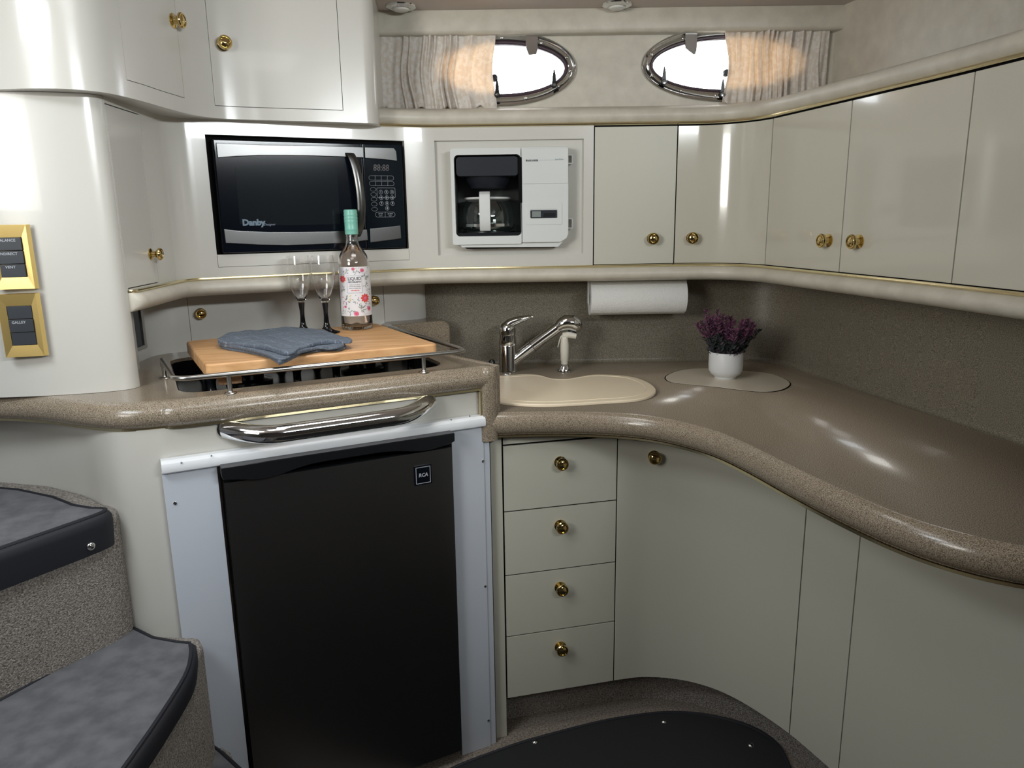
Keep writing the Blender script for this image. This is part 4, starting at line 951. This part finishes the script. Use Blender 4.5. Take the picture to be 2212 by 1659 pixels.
BT = 0.950
bq = [(-0.531, 0.048), (-0.083, 0.043), (-0.102, 0.425), (-0.545, 0.372)]
bp = fillet([((bq[0][0]+bq[1][0])/2, (bq[0][1]+bq[1][1])/2)]+[(*bq[i], 0.012) for i in (1, 2, 3, 0)]+[((bq[0][0]+bq[1][0])/2, (bq[0][1]+bq[1][1])/2)], 5)[:-1]
o = put('cutting_board', slab([S.xy(u, n) for u, n in bp], 0.9222, BT), WOOD, bevel=0.006, seg=3)
tag(o, 'light bamboo cutting board resting over the stove', 'cutting board')

# ------------------------------------------------------------------ folded napkin
def cloth(outline, z0, th, seed, amp):
    pts = crom([(x, y, 0) for x, y in outline], 5, closed=True); pts = [(p[0], p[1]) for p in pts]; n = len(pts)
    cx = sum(p[0] for p in pts)/n; cy = sum(p[1] for p in pts)/n; R = 14; rnd = random.Random(seed)
    ph = [rnd.uniform(0, 6) for _ in range(6)]
    h = lambda x, y: amp*(math.sin(55*x+ph[0]+18*y)+0.7*math.sin(80*y+ph[1]-25*x)+0.5*math.sin(140*x+ph[2]+60*y)+0.35*math.sin(190*y+ph[3]))
    m = Mesh(); rings = [(0.0, 0, 1)]
    prof = [(1.0, 0.15), (1.004, 0.4), (1.002, 0.7), (0.995, 0.9), (0.98, 1.0)]+[(0.98*(1-i/R), 1.0) for i in range(1, R)]
    for s_, v_ in prof:
        for (x, y) in pts: q = (cx+(x-cx)*s_, cy+(y-cy)*s_); m.v.append(V((q[0], q[1], z0+max(0.0006, th*v_+h(*q)*v_))))
    m.v.append(V((cx, cy, z0+th+h(cx, cy)))); L = len(m.v)-1
    for (x, y) in pts: m.v.append(V((cx+(x-cx)*0.995, cy+(y-cy)*0.995, z0)))
    for r_ in range(len(prof)-1):
        for j in range(n): m.f.append((r_*n+j, r_*n+(j+1) % n, (r_+1)*n+(j+1) % n, (r_+1)*n+j))
    for j in range(n): m.f.append(((len(prof)-1)*n+j, (len(prof)-1)*n+(j+1) % n, L))
    for j in range(n): m.f.append((L+1+j, L+1+(j+1) % n, (j+1) % n, j))
    m.f.append(tuple(L+1+j for j in range(n))[::-1]); return m
NZ = BT+0.0006
oz = lambda pts, z: [onz(x, y, z) for x, y in pts]
NP = thing('napkin', 'folded slate blue cloth napkin on the cutting board', 'napkin', (*onz(610, 745, BT), BT))
part(NP, 'lower_fold', cloth(oz([(476, 747), (520, 733), (600, 722), (690, 724), (744, 748), (738, 757), (700, 759), (656, 764), (640, 772), (606, 788), (598, 784), (575, 772), (530, 762), (490, 756)], NZ), NZ, 0.006, 3, 0.0006), NAPK, ang=60)
part(NP, 'middle_fold', cloth(oz([(474, 742), (520, 729), (600, 718), (690, 719), (740, 740), (741, 752), (716, 757), (690, 756), (655, 764), (640, 769), (606, 781), (570, 768), (525, 757), (482, 750)], NZ+0.005), NZ+0.0062, 0.0055, 5, 0.0008), NAPK, ang=60)
part(NP, 'upper_fold', cloth(oz([(471, 737), (486, 729), (530, 722), (600, 715), (690, 716), (725, 728), (757, 737), (756, 743), (720, 743), (690, 746), (650, 757), (636, 766), (612, 768), (580, 758), (530, 750), (480, 744)], NZ+0.011), NZ+0.0118, 0.0065, 8, 0.0014), NAPK, ang=60)

# ------------------------------------------------------------------ bottle and flutes
bx_, by_ = 0.053, 1.790
WB = thing('wine_bottle', 'rose wine bottle with floral label and mint green cap on the cutting board', 'bottle', (bx_, by_, BT))
bo = (bx_, by_, BT+0.0004)
outer = [(0.010, 0.010), (0.024, 0.003), (0.030, 0.0), (0.0345, 0.002), (0.0365, 0.008), (0.0365, 0.150), (0.0355, 0.161), (0.032, 0.172), (0.025, 0.183), (0.018, 0.192), (0.0150, 0.200), (0.0140, 0.212), (0.0138, 0.225), (0.0138, 0.262)]
inner_ = [(0.0118, 0.262), (0.0118, 0.21), (0.0130, 0.200), (0.0160, 0.191), (0.023, 0.181), (0.030, 0.171), (0.0335, 0.160), (0.0345, 0.150), (0.0345, 0.012), (0.030, 0.008), (0.0, 0.016)]
part(WB, 'glass', lathe([(0.0, 0.012)]+outer+inner_, bo, k=48), GLASS, ang=60, label='clear bottle glass')
wineh = 0.196
part(WB, 'wine', lathe([(0.0, 0.0162), (0.030, 0.0084), (0.0343, 0.0125), (0.0343, 0.150), (0.0333, 0.1595), (0.0298, 0.170), (0.0228, 0.1805), (0.0158, 0.1905), (0.0132, wineh), (0.0, wineh)], bo, k=48), WINE, ang=60, label='pale pink wine')
capo = lathe([(0.0, 0.276), (0.013, 0.276), (0.0150, 0.2745), (0.0156, 0.271), (0.0150, 0.2675), (0.0157, 0.265), (0.0157, 0.262), (0.0150, 0.2600), (0.0157, 0.258), (0.0157, 0.2545), (0.0150, 0.2525), (0.0157, 0.2505), (0.0152, 0.247), (0.0152, 0.232), (0.0156, 0.231), (0.0152, 0.230), (0.0152, 0.2200), (0.0141, 0.2195)], bo, k=36)
part(WB, 'cap', capo, MINT, ang=40, label='mint green screw cap')
LR = 0.0369; lz0, lz1 = 0.034, 0.1475
az0 = math.atan2(-by_, -bx_)       # direction from the bottle towards the room
def lab_pt(a, z, r=LR): return V((bx_+r*math.cos(az0+a), by_+r*math.sin(az0+a), BT+z))
lm = Mesh(); NA = 48; half = 1.45
for z in (lz0, lz1):
    for i in range(NA+1): lm.v.append(lab_pt(-half+2*half*i/NA+0.22, z))
lm.f = [(i, i+1, i+NA+2, i+NA+1) for i in range(NA)]
LB = part(WB, 'label', lm, PAPER, ang=180, label='white floral paper label')
def onlabel(flat, r=LR+0.0003):     # flat: mesh in (x = arc length, y = height)
    m = Mesh(); m.f = list(flat.f); m.v = [lab_pt(v.x/LR, v.y, r+v.z) for v in flat.v]; return m
def blob(cx, cy, rx, ry, rot=0.0, k=12, tip=0.0):
    m = Mesh(); c, s_ = math.cos(rot), math.sin(rot); m.v.append(V((cx, cy, 0)))
    for i in range(k):
        t = 2*PI*i/k; x = rx*math.cos(t)*(1-tip*abs(math.sin(t))); y = ry*math.sin(t)*(1-tip*abs(math.cos(t)))*1.0; m.v.append(V((cx+x*c-y*s_, cy+x*s_+y*c, 0)))
    m.f = [(0, 1+i, 1+(i+1) % k) for i in range(k)]; return m
rnd = random.Random(11)
fr_ = {}
def addp(key, m): fr_[key] = fr_.get(key, Mesh())+m
box_ = (-0.0175, 0.0165, 0.088, 0.128)
def leafs(cx, cy, n, size, mat_, rnd):
    for i in range(n):
        a = rnd.uniform(0, 2*PI); r = rnd.uniform(0.2, 1)*size; addp(mat_, blob(cx+r*math.cos(a), cy+r*math.sin(a), size*0.34, size*0.10, a, 8, 0.2))
FLW = []
def flower(cx, cy, size, mt_):
    fa, fb = Mesh(), Mesh()
    for k_ in range(9):
        a = 2*PI*k_/9+0.3; fa.add(*(lambda q: (q.v, q.f))(blob(cx+size*0.5*math.cos(a), cy+size*0.42*math.sin(a), size*0.46, size*0.24, a, 8)))
    for k_ in range(5):
        a = 2*PI*k_/5; fb.add(*(lambda q: (q.v, q.f))(blob(cx+size*0.2*math.cos(a), cy+size*0.2*math.sin(a), size*0.22, size*0.11, a, 8)))
    FLW.append((fa, mt_)); FLW.append((fb, PINKI if mt_ is REDI else REDI))
flower(0.0235, 0.075, 0.0125, REDI); flower(-0.030, 0.120, 0.010, REDI); flower(0.019, 0.139, 0.006, PINKI); flower(0.0, 0.040, 0.007, PINKI); flower(-0.002, 0.143, 0.0045, PINKI)
flower(-0.026, 0.056, 0.004, PINKI); flower(0.034, 0.050, 0.007, PINKI)
for (cx, cy, n, s_) in ((-0.02, 0.136, 9, 0.009), (0.005, 0.136, 8, 0.008), (0.026, 0.125, 12, 0.011), (0.026, 0.105, 10, 0.009), (0.012, 0.050, 14, 0.011), (-0.022, 0.072, 10, 0.010), (-0.030, 0.095, 10, 0.009), (-0.012, 0.045, 10, 0.009), (0.030, 0.058, 8, 0.008), (0.0, 0.070, 8, 0.008), (-0.033, 0.045, 8, 0.008), (0.037, 0.090, 8, 0.008)):
    for q in (0, 1): leafs(cx, cy, n//2, s_, (GREYI, SAGEI)[q], rnd)
for i in range(6): addp(YELI, blob(-0.012+rnd.uniform(-.003, .003), 0.075+rnd.uniform(-.008, .008), 0.0014, 0.0014, 0, 8))
for i in range(34): addp(GREYI, blob(rnd.uniform(-0.042, 0.045), rnd.choice([rnd.uniform(0.037, 0.085), rnd.uniform(0.131, 0.145)]), 0.0013, 0.0007, rnd.uniform(0, 3), 6))
for i in range(8): addp(PINKI, blob(rnd.uniform(-0.040, 0.043), rnd.uniform(0.037, 0.083), 0.0022, 0.0011, rnd.uniform(0, 3), 8))
for i_, (q_, mt_) in enumerate(FLW): put('printed_flower', onlabel(q_, LR+0.0003+0.0001*(i_ % 2)), mt_, LB, smooth=False)
for (mt_, nm) in ((PINKI, 'pink_buds'), (GREYI, 'grey_leaves'), (SAGEI, 'sage_leaves'), (YELI, 'yellow_buds')):
    put(nm, onlabel(fr_[mt_]), mt_, LB, smooth=False)
bxm = Mesh().add([V((box_[0], box_[2], 0)), V((0, box_[2], 0)), V((box_[1], box_[2], 0)), V((box_[1], box_[3], 0)), V((0, box_[3], 0)), V((box_[0], box_[3], 0))], [(0, 1, 4, 5), (1, 2, 3, 4)])
def strip(x0, x1, y0, y1, n=8):
    m = Mesh()
    for i in range(n+1):
        x = x0+(x1-x0)*i/n; m.v += [V((x, y0, 0)), V((x, y1, 0))]
    m.f = [(2*i, 2*i+2, 2*i+3, 2*i+1) for i in range(n)]; return m
put('title_panel', onlabel(strip(box_[0], box_[1], box_[2], box_[3], 12), LR+0.0006), PAPER, LB, smooth=False)
e = 0.0005
put('title_border', onlabel(strip(box_[0], box_[1], box_[2], box_[2]+e)+strip(box_[0], box_[1], box_[3]-e, box_[3])+strip(box_[0], box_[0]+e, box_[2], box_[3], 1)+strip(box_[1]-e, box_[1], box_[2], box_[3], 1), LR+0.0008), GREYI, LB, smooth=False)
X3 = V((1, 0, 0)); Y3 = V((0, 1, 0))
tt = text('LIQUID', 0.0108, V((0, 0.1205, 0)), X3, Y3, depth=0.00005, bold=0.00015, sx=0.86)+text('GEOGRAPHY', 0.0062, V((0, 0.1130, 0)), X3, Y3, depth=0.00005, bold=0.0001, sx=0.82)
for s_, y in (('Helping those through wine', 0.1070), ('A donation will be dedicated to', 0.1030), ('because of our bunches cuvées', 0.0990)): tt = tt+text(s_, 0.0030, V((0, y, 0)), X3, Y3, depth=0.00003, sx=0.70)
put('title_lettering', onlabel(tt, LR+0.0009), INKB, LB, smooth=False)
put('grape_lettering', onlabel(text('100% MENCIA', 0.0036, V((0, 0.0935, 0)), X3, Y3, depth=0.00003, bold=0.0001, sx=0.9), LR+0.0009), REDI, LB, smooth=False)

def flute(x, y, label):
    T = thing('champagne_flute', label, 'glass', (x, y, BT), 'two champagne flutes on the cutting board')
    o_ = (x, y, BT+0.0004)
    part(T, 'stem', lathe([(0, 0), (0.029, 0), (0.0295, 0.0012), (0.022, 0.004), (0.012, 0.008), (0.0078, 0.014), (0.0060, 0.024), (0.0050, 0.038), (0.0052, 0.050), (0.0068, 0.064), (0.0072, 0.069), (0, 0.069)], o_, k=36), mat('black_glass_stem', (0.004, 0.004, 0.005), 0.05), ang=60, label='black glass stem and foot')
    part(T, 'bowl', lathe([(0, 0.0692), (0.0075, 0.0692), (0.0105, 0.076), (0.0155, 0.088), (0.0215, 0.105), (0.0255, 0.122), (0.0270, 0.140), (0.0262, 0.158), (0.0242, 0.1755), (0.0236, 0.1755), (0.0255, 0.158), (0.0262, 0.140), (0.0247, 0.122), (0.0207, 0.105), (0.0145, 0.088), (0.0090, 0.078), (0.005, 0.0745), (0, 0.0735)], o_, k=48), GLASS, ang=60, label='clear glass bowl')
    part(T, 'base_dot', lathe([(0, 0.0737), (0.0062, 0.0752), (0.0066, 0.0757), (0, 0.0762)], o_, k=24), BLACK)
flute(-0.070, 1.766, 'champagne flute with black stem farther left, behind the napkin')
flute(-0.017, 1.745, 'champagne flute with black stem between the other flute and the wine bottle')

# ------------------------------------------------------------------ sink cover, hatch lid, faucet, sprayer
sk = [onz(x, y, ZR+0.006) for x, y in ((1090, 812), (1135, 809), (1165, 811), (1190, 818), (1225, 819), (1255, 814), (1285, 810), (1330, 811), (1370, 816), (1402, 828), (1417, 843), (1405, 856), (1370, 864), (1310, 868), (1250, 872), (1180, 875), (1120, 873), (1072, 868))]
sk = crom([(x, y, 0) for x, y in sk+[(0.32, 1.585), (0.295, 1.70), (0.34, 1.82)]], 5, closed=True)
SKC = thing('sink_cover', 'beige bean-shaped cover board lying over the sink', 'sink cover', (0.55, 1.65, ZR))
part(SKC, 'board', slab([(p[0], p[1]) for p in sk], ZR+0.0004, ZR+0.0075), SINKC, bevel=0.003, seg=3)
cx_ = sum(p[0] for p in sk)/len(sk); cy_ = sum(p[1] for p in sk)/len(sk)
part(SKC, 'groove_ridge', tube([(cx_+(p[0]-cx_)*0.90, cy_+(p[1]-cy_)*0.86, ZR+0.0072) for p in sk], 0.0012, 6, closed=True), SINKC)
ld_ = crom([(*onz(x, y, ZR+0.001), 0) for x, y in ((1438, 815), (1456, 804), (1490, 797), (1535, 796), (1590, 800), (1650, 805), (1685, 814), (1706, 828), (1690, 841), (1652, 846), (1600, 842), (1550, 836), (1490, 830), (1450, 825))], 5, closed=True)
LD = thing('hatch_lid', 'flush cream hatch lid in the worktop under the flower pot', 'lid', (0.95, 1.64, ZR))
part(LD, 'panel', slab([(p[0], p[1]) for p in ld_], ZR+0.0003, ZR+0.0012), LIDC, smooth=False)
lx = sum(p[0] for p in ld_)/len(ld_); ly = sum(p[1] for p in ld_)/len(ld_)
part(LD, 'seam', slab([(lx+(p[0]-lx)*1.018, ly+(p[1]-ly)*1.03) for p in ld_], ZR+0.0001, ZR+0.0005), GAP, smooth=False, label='dark seam round the lid')

fo = V((0.444, 1.893, ZR)); fx = V((math.cos(YAW), -math.sin(YAW), 0))
fp_ = lambda r_, z: V((fo.x+fx.x*r_, fo.y+fx.y*r_, ZR+z))
FA = thing('faucet', 'chrome single-lever faucet with slanted pull-out spout', 'faucet', fo)
part(FA, 'body', lathe([(0, 0), (0.0245, 0), (0.0245, 0.006), (0.0235, 0.008), (0.0235, 0.072), (0.0228, 0.0735), (0.0235, 0.075), (0.0225, 0.088), (0.0205, 0.099), (0.0205, 0.101)], fo+V((0, 0, 0.0003)), k=36), CHROME, ang=40)
part(FA, 'lever_cap', lathe([(0.0205, 0.101), (0.0225, 0.102), (0.0228, 0.108), (0.0215, 0.120), (0.0175, 0.129), (0.009, 0.134), (0, 0.135)], fo, k=36), CHROME, ang=50)
lv = crom([fp_(-0.006, 0.114), fp_(0.004, 0.128), fp_(0.020, 0.136), fp_(0.040, 0.142), fp_(0.055, 0.1455), fp_(0.066, 0.147)], 5)
part(FA, 'lever', tube(lv, [(0.016*(1-i/(len(lv)-1))**0.8+0.0030, 0.013*(1-i/(len(lv)-1))**0.9+0.0026) for i in range(len(lv))], 16)+lathe([(0, -0.004), (0.004, -0.002), (0.0042, 0.001), (0.003, 0.004), (0, 0.005)], lv[-1], (1, 0, 0), 12), CHROME, ang=60)
s0, s1, s2_ = fp_(0.004, 0.020), fp_(0.066, 0.068), fp_(0.140, 0.122)
part(FA, 'spout', tube([s0, s0.lerp(s1, 0.5), s1], 0.0155, 24), CHROME, ang=40)
part(FA, 'spout_ring', tube([s1, s1.lerp(s2_, 0.02)], 0.0162, 24), RUBBER, ang=40)
s1b = s1.lerp(s2_, 0.02)
part(FA, 'pull_out_tube', tube([s1b, s1b.lerp(s2_, 0.5), s2_], [0.0158, 0.0145, 0.0140], 24), CHROME, ang=40)
hd = [(0.132, 0.116, 0.014), (0.142, 0.124, 0.0185), (0.156, 0.130, 0.0215), (0.170, 0.129, 0.0215), (0.182, 0.120, 0.0195), (0.187, 0.110, 0.014), (0.188, 0.106, 0.004)]
part(FA, 'spray_head', tube([fp_(a, b) for a, b, c in hd], [c for a, b, c in hd], 24), CHROME, ang=50)
part(FA, 'nozzle', lathe([(0.0, 0), (0.011, 0), (0.012, 0.006), (0.010, 0.014)], fp_(0.170, 0.097), (0.25*fx.x, 0.25*fx.y, 1), 20), DGREY, ang=40)
o = put('sink_stopper', lathe([(0, 0), (0.011, 0), (0.011, 0.006), (0.0085, 0.014), (0.0085, 0.026), (0.005, 0.031), (0, 0.032)], (0.405, 1.915, ZR+0.0003), k=20), BLACK, ang=40)
tag(o, 'small black knob on the worktop behind the faucet base', 'knob')

so = V((0.588, 1.847, ZR)); sp_ = lambda r_, z: V((so.x+fx.x*r_, so.y+fx.y*r_, ZR+z))
SP = thing('side_sprayer', 'cream hand sprayer in a chrome holder on the worktop', 'sprayer', so)
part(SP, 'holder', lathe([(0, 0), (0.0195, 0), (0.0195, 0.005), (0.011, 0.020), (0.0095, 0.021)], so+V((0, 0, 0.0003)), k=30), CHROME, ang=40, label='flared chrome holder')
part(SP, 'grip', lathe([(0.0090, 0.018), (0.0092, 0.028), (0.0105, 0.032), (0.0115, 0.055), (0.0112, 0.075), (0.0095, 0.088), (0.008, 0.098), (0.004, 0.104), (0, 0.105)], so, k=24)+tube([sp_(-0.004, 0.096), sp_(0.010, 0.099), sp_(0.030, 0.095)], [0.009, 0.0085, 0.0075], 16), BEIGEP, ang=60)
part(SP, 'trigger', tube([sp_(-0.002, 0.101), sp_(-0.010, 0.094), sp_(-0.014, 0.082), sp_(-0.018, 0.066)], [(0.004, 0.003), (0.005, 0.002), (0.0045, 0.0018), (0.002, 0.0012)], 10), BEIGEP)

# ------------------------------------------------------------------ paper towel
pu0, pu1 = 0.4255, 0.6775; pr_ = 0.0475; pn, pz = 0.078, 0.9925
PT = thing('paper_towel_roll', 'white embossed paper towel roll hanging under the wall cabinet', 'paper towel', B.p((pu0+pu1)/2, pn, pz-pr_))
m = Mesh(); KS = 72; tt_ = []
for i in range(KS+1):
    t = 2*PI*i/KS; r = pr_-0.0000+0.0022*(i/KS); a = math.radians(-128)+t; tt_.append((pn+r*math.cos(a), pz+r*math.sin(a)))
NX = 10
for j in range(NX+1):
    for (n_, z_) in tt_: m.v.append(B.p(pu0+(pu1-pu0)*j/NX, n_, z_))
for j in range(NX):
    for i in range(KS): a = j*(KS+1)+i; m.f.append((a, a+1, a+KS+2, a+KS+1))
    a = j*(KS+1); m.f.append((a, a+KS, a+2*KS+1, a+KS+1))
for j, u_ in ((0, pu0), (NX, pu1)):
    c_ = len(m.v); core = [(pn+0.020*math.cos(math.radians(-128)+2*PI*i/KS), pz+0.020*math.sin(math.radians(-128)+2*PI*i/KS)) for i in range(KS+1)]
    m.v += [B.p(u_, n_, z_) for n_, z_ in core]
    for i in range(KS): m.f.append((j*(KS+1)+i, j*(KS+1)+i+1, c_+i+1, c_+i))
part(PT, 'paper', m, TOWEL, ang=40)
for u_, s_ in ((pu0-0.0045, -1), (pu1+0.0015, 1)):
    part(PT, 'holder_arm', prism(B, rrect(u_, u_+0.003, pz-0.018, ZB-0.0405, 0.001, 2), pn-0.016, pn+0.016), WHITE, bevel=0.001, label='white holder arm')

# ------------------------------------------------------------------ potted plant
px0 = (0.948, 1.648, ZR+0.0014)
FP = thing('potted_plant', 'purple artificial flowers in a white pot on the hatch lid', 'potted plant', px0)
part(FP, 'pot', lathe([(0, 0), (0.026, 0), (0.027, 0.004), (0.0285, 0.006), (0.036, 0.011), (0.041, 0.020), (0.0420, 0.032), (0.0415, 0.0655), (0.0405, 0.067), (0.0392, 0.0655), (0.0392, 0.052), (0, 0.052)], px0, k=48), POT, ang=35, label='white ceramic pot')
rnd = random.Random(5); gm, g2, fm = Mesh(), Mesh(), Mesh()
def leafm(p, d, L, w_, twist):
    d = V(d).normalized(); a, b, c = basis(d); s_ = a*math.cos(twist)+b*math.sin(twist); up = b*math.cos(twist)-a*math.sin(twist)
    m = Mesh(); m.v = [V(p), V(p)+d*L*0.45+s_*w_+up*0.0006, V(p)+d*L-up*L*0.15, V(p)+d*L*0.45-s_*w_+up*0.0006, V(p)+d*L*0.5-up*0.0008]
    m.f = [(0, 1, 4), (1, 2, 4), (2, 3, 4), (3, 0, 4)]; return m
for i in range(44):
    a = rnd.uniform(0, 2*PI); r = 0.032*math.sqrt(rnd.uniform(0, 1)); base = V((px0[0]+r*math.cos(a), px0[1]+r*math.sin(a), px0[2]+0.05))
    H = rnd.uniform(0.075, 0.112)*(1 if i % 4 else 0.8); sprd = r*1.0+rnd.uniform(0.0, 0.016)
    tip = base+V((math.cos(a)*sprd, math.sin(a)*sprd, H))
    if i == 0: base = V((px0[0]+0.025, px0[1]-0.01, px0[2]+0.05)); tip = V((px0[0]+0.078, px0[1]-0.02, px0[2]+0.118))
    if i == 1: base = V((px0[0]-0.028, px0[1]-0.005, px0[2]+0.05)); tip = V((px0[0]-0.060, px0[1]+0.010, px0[2]+0.135))
    mid = base.lerp(tip, 0.5)+V((0, 0, 0.006))
    st = crom([base, mid, tip], 9); st = [V(q) for q in st]
    gm = gm+tube(st, 0.0009, 5)
    flower_start = rnd.uniform(0.42, 0.58) if i else 0.9
    for k_, q in enumerate(st[2:]):
        f_ = (k_+2)/len(st); tan = (st[min(k_+3, len(st)-1)]-q+V((0, 0, 1e-5))).normalized()
        for s_ in range(3 if f_ < flower_start else 4):
            an = rnd.uniform(0, 2*PI); e_ = V((math.cos(an), math.sin(an), rnd.uniform(0.2, 0.9)))
            L = rnd.uniform(0.013, 0.023)*(1.15-0.65*f_)
            lm_ = leafm(q, e_+tan*0.4, L, L*0.17, an)
            if f_ > flower_start: fm = fm+lm_
            elif rnd.random() < 0.5: gm = gm+lm_
            else: g2 = g2+lm_
part(FP, 'leaves', gm, LEAF, smooth=False, label='dark green stems and leaves')
part(FP, 'grey_leaves', g2, LEAF2, smooth=False)
part(FP, 'flowers', fm, PURP, smooth=False, label='purple flower spikes')
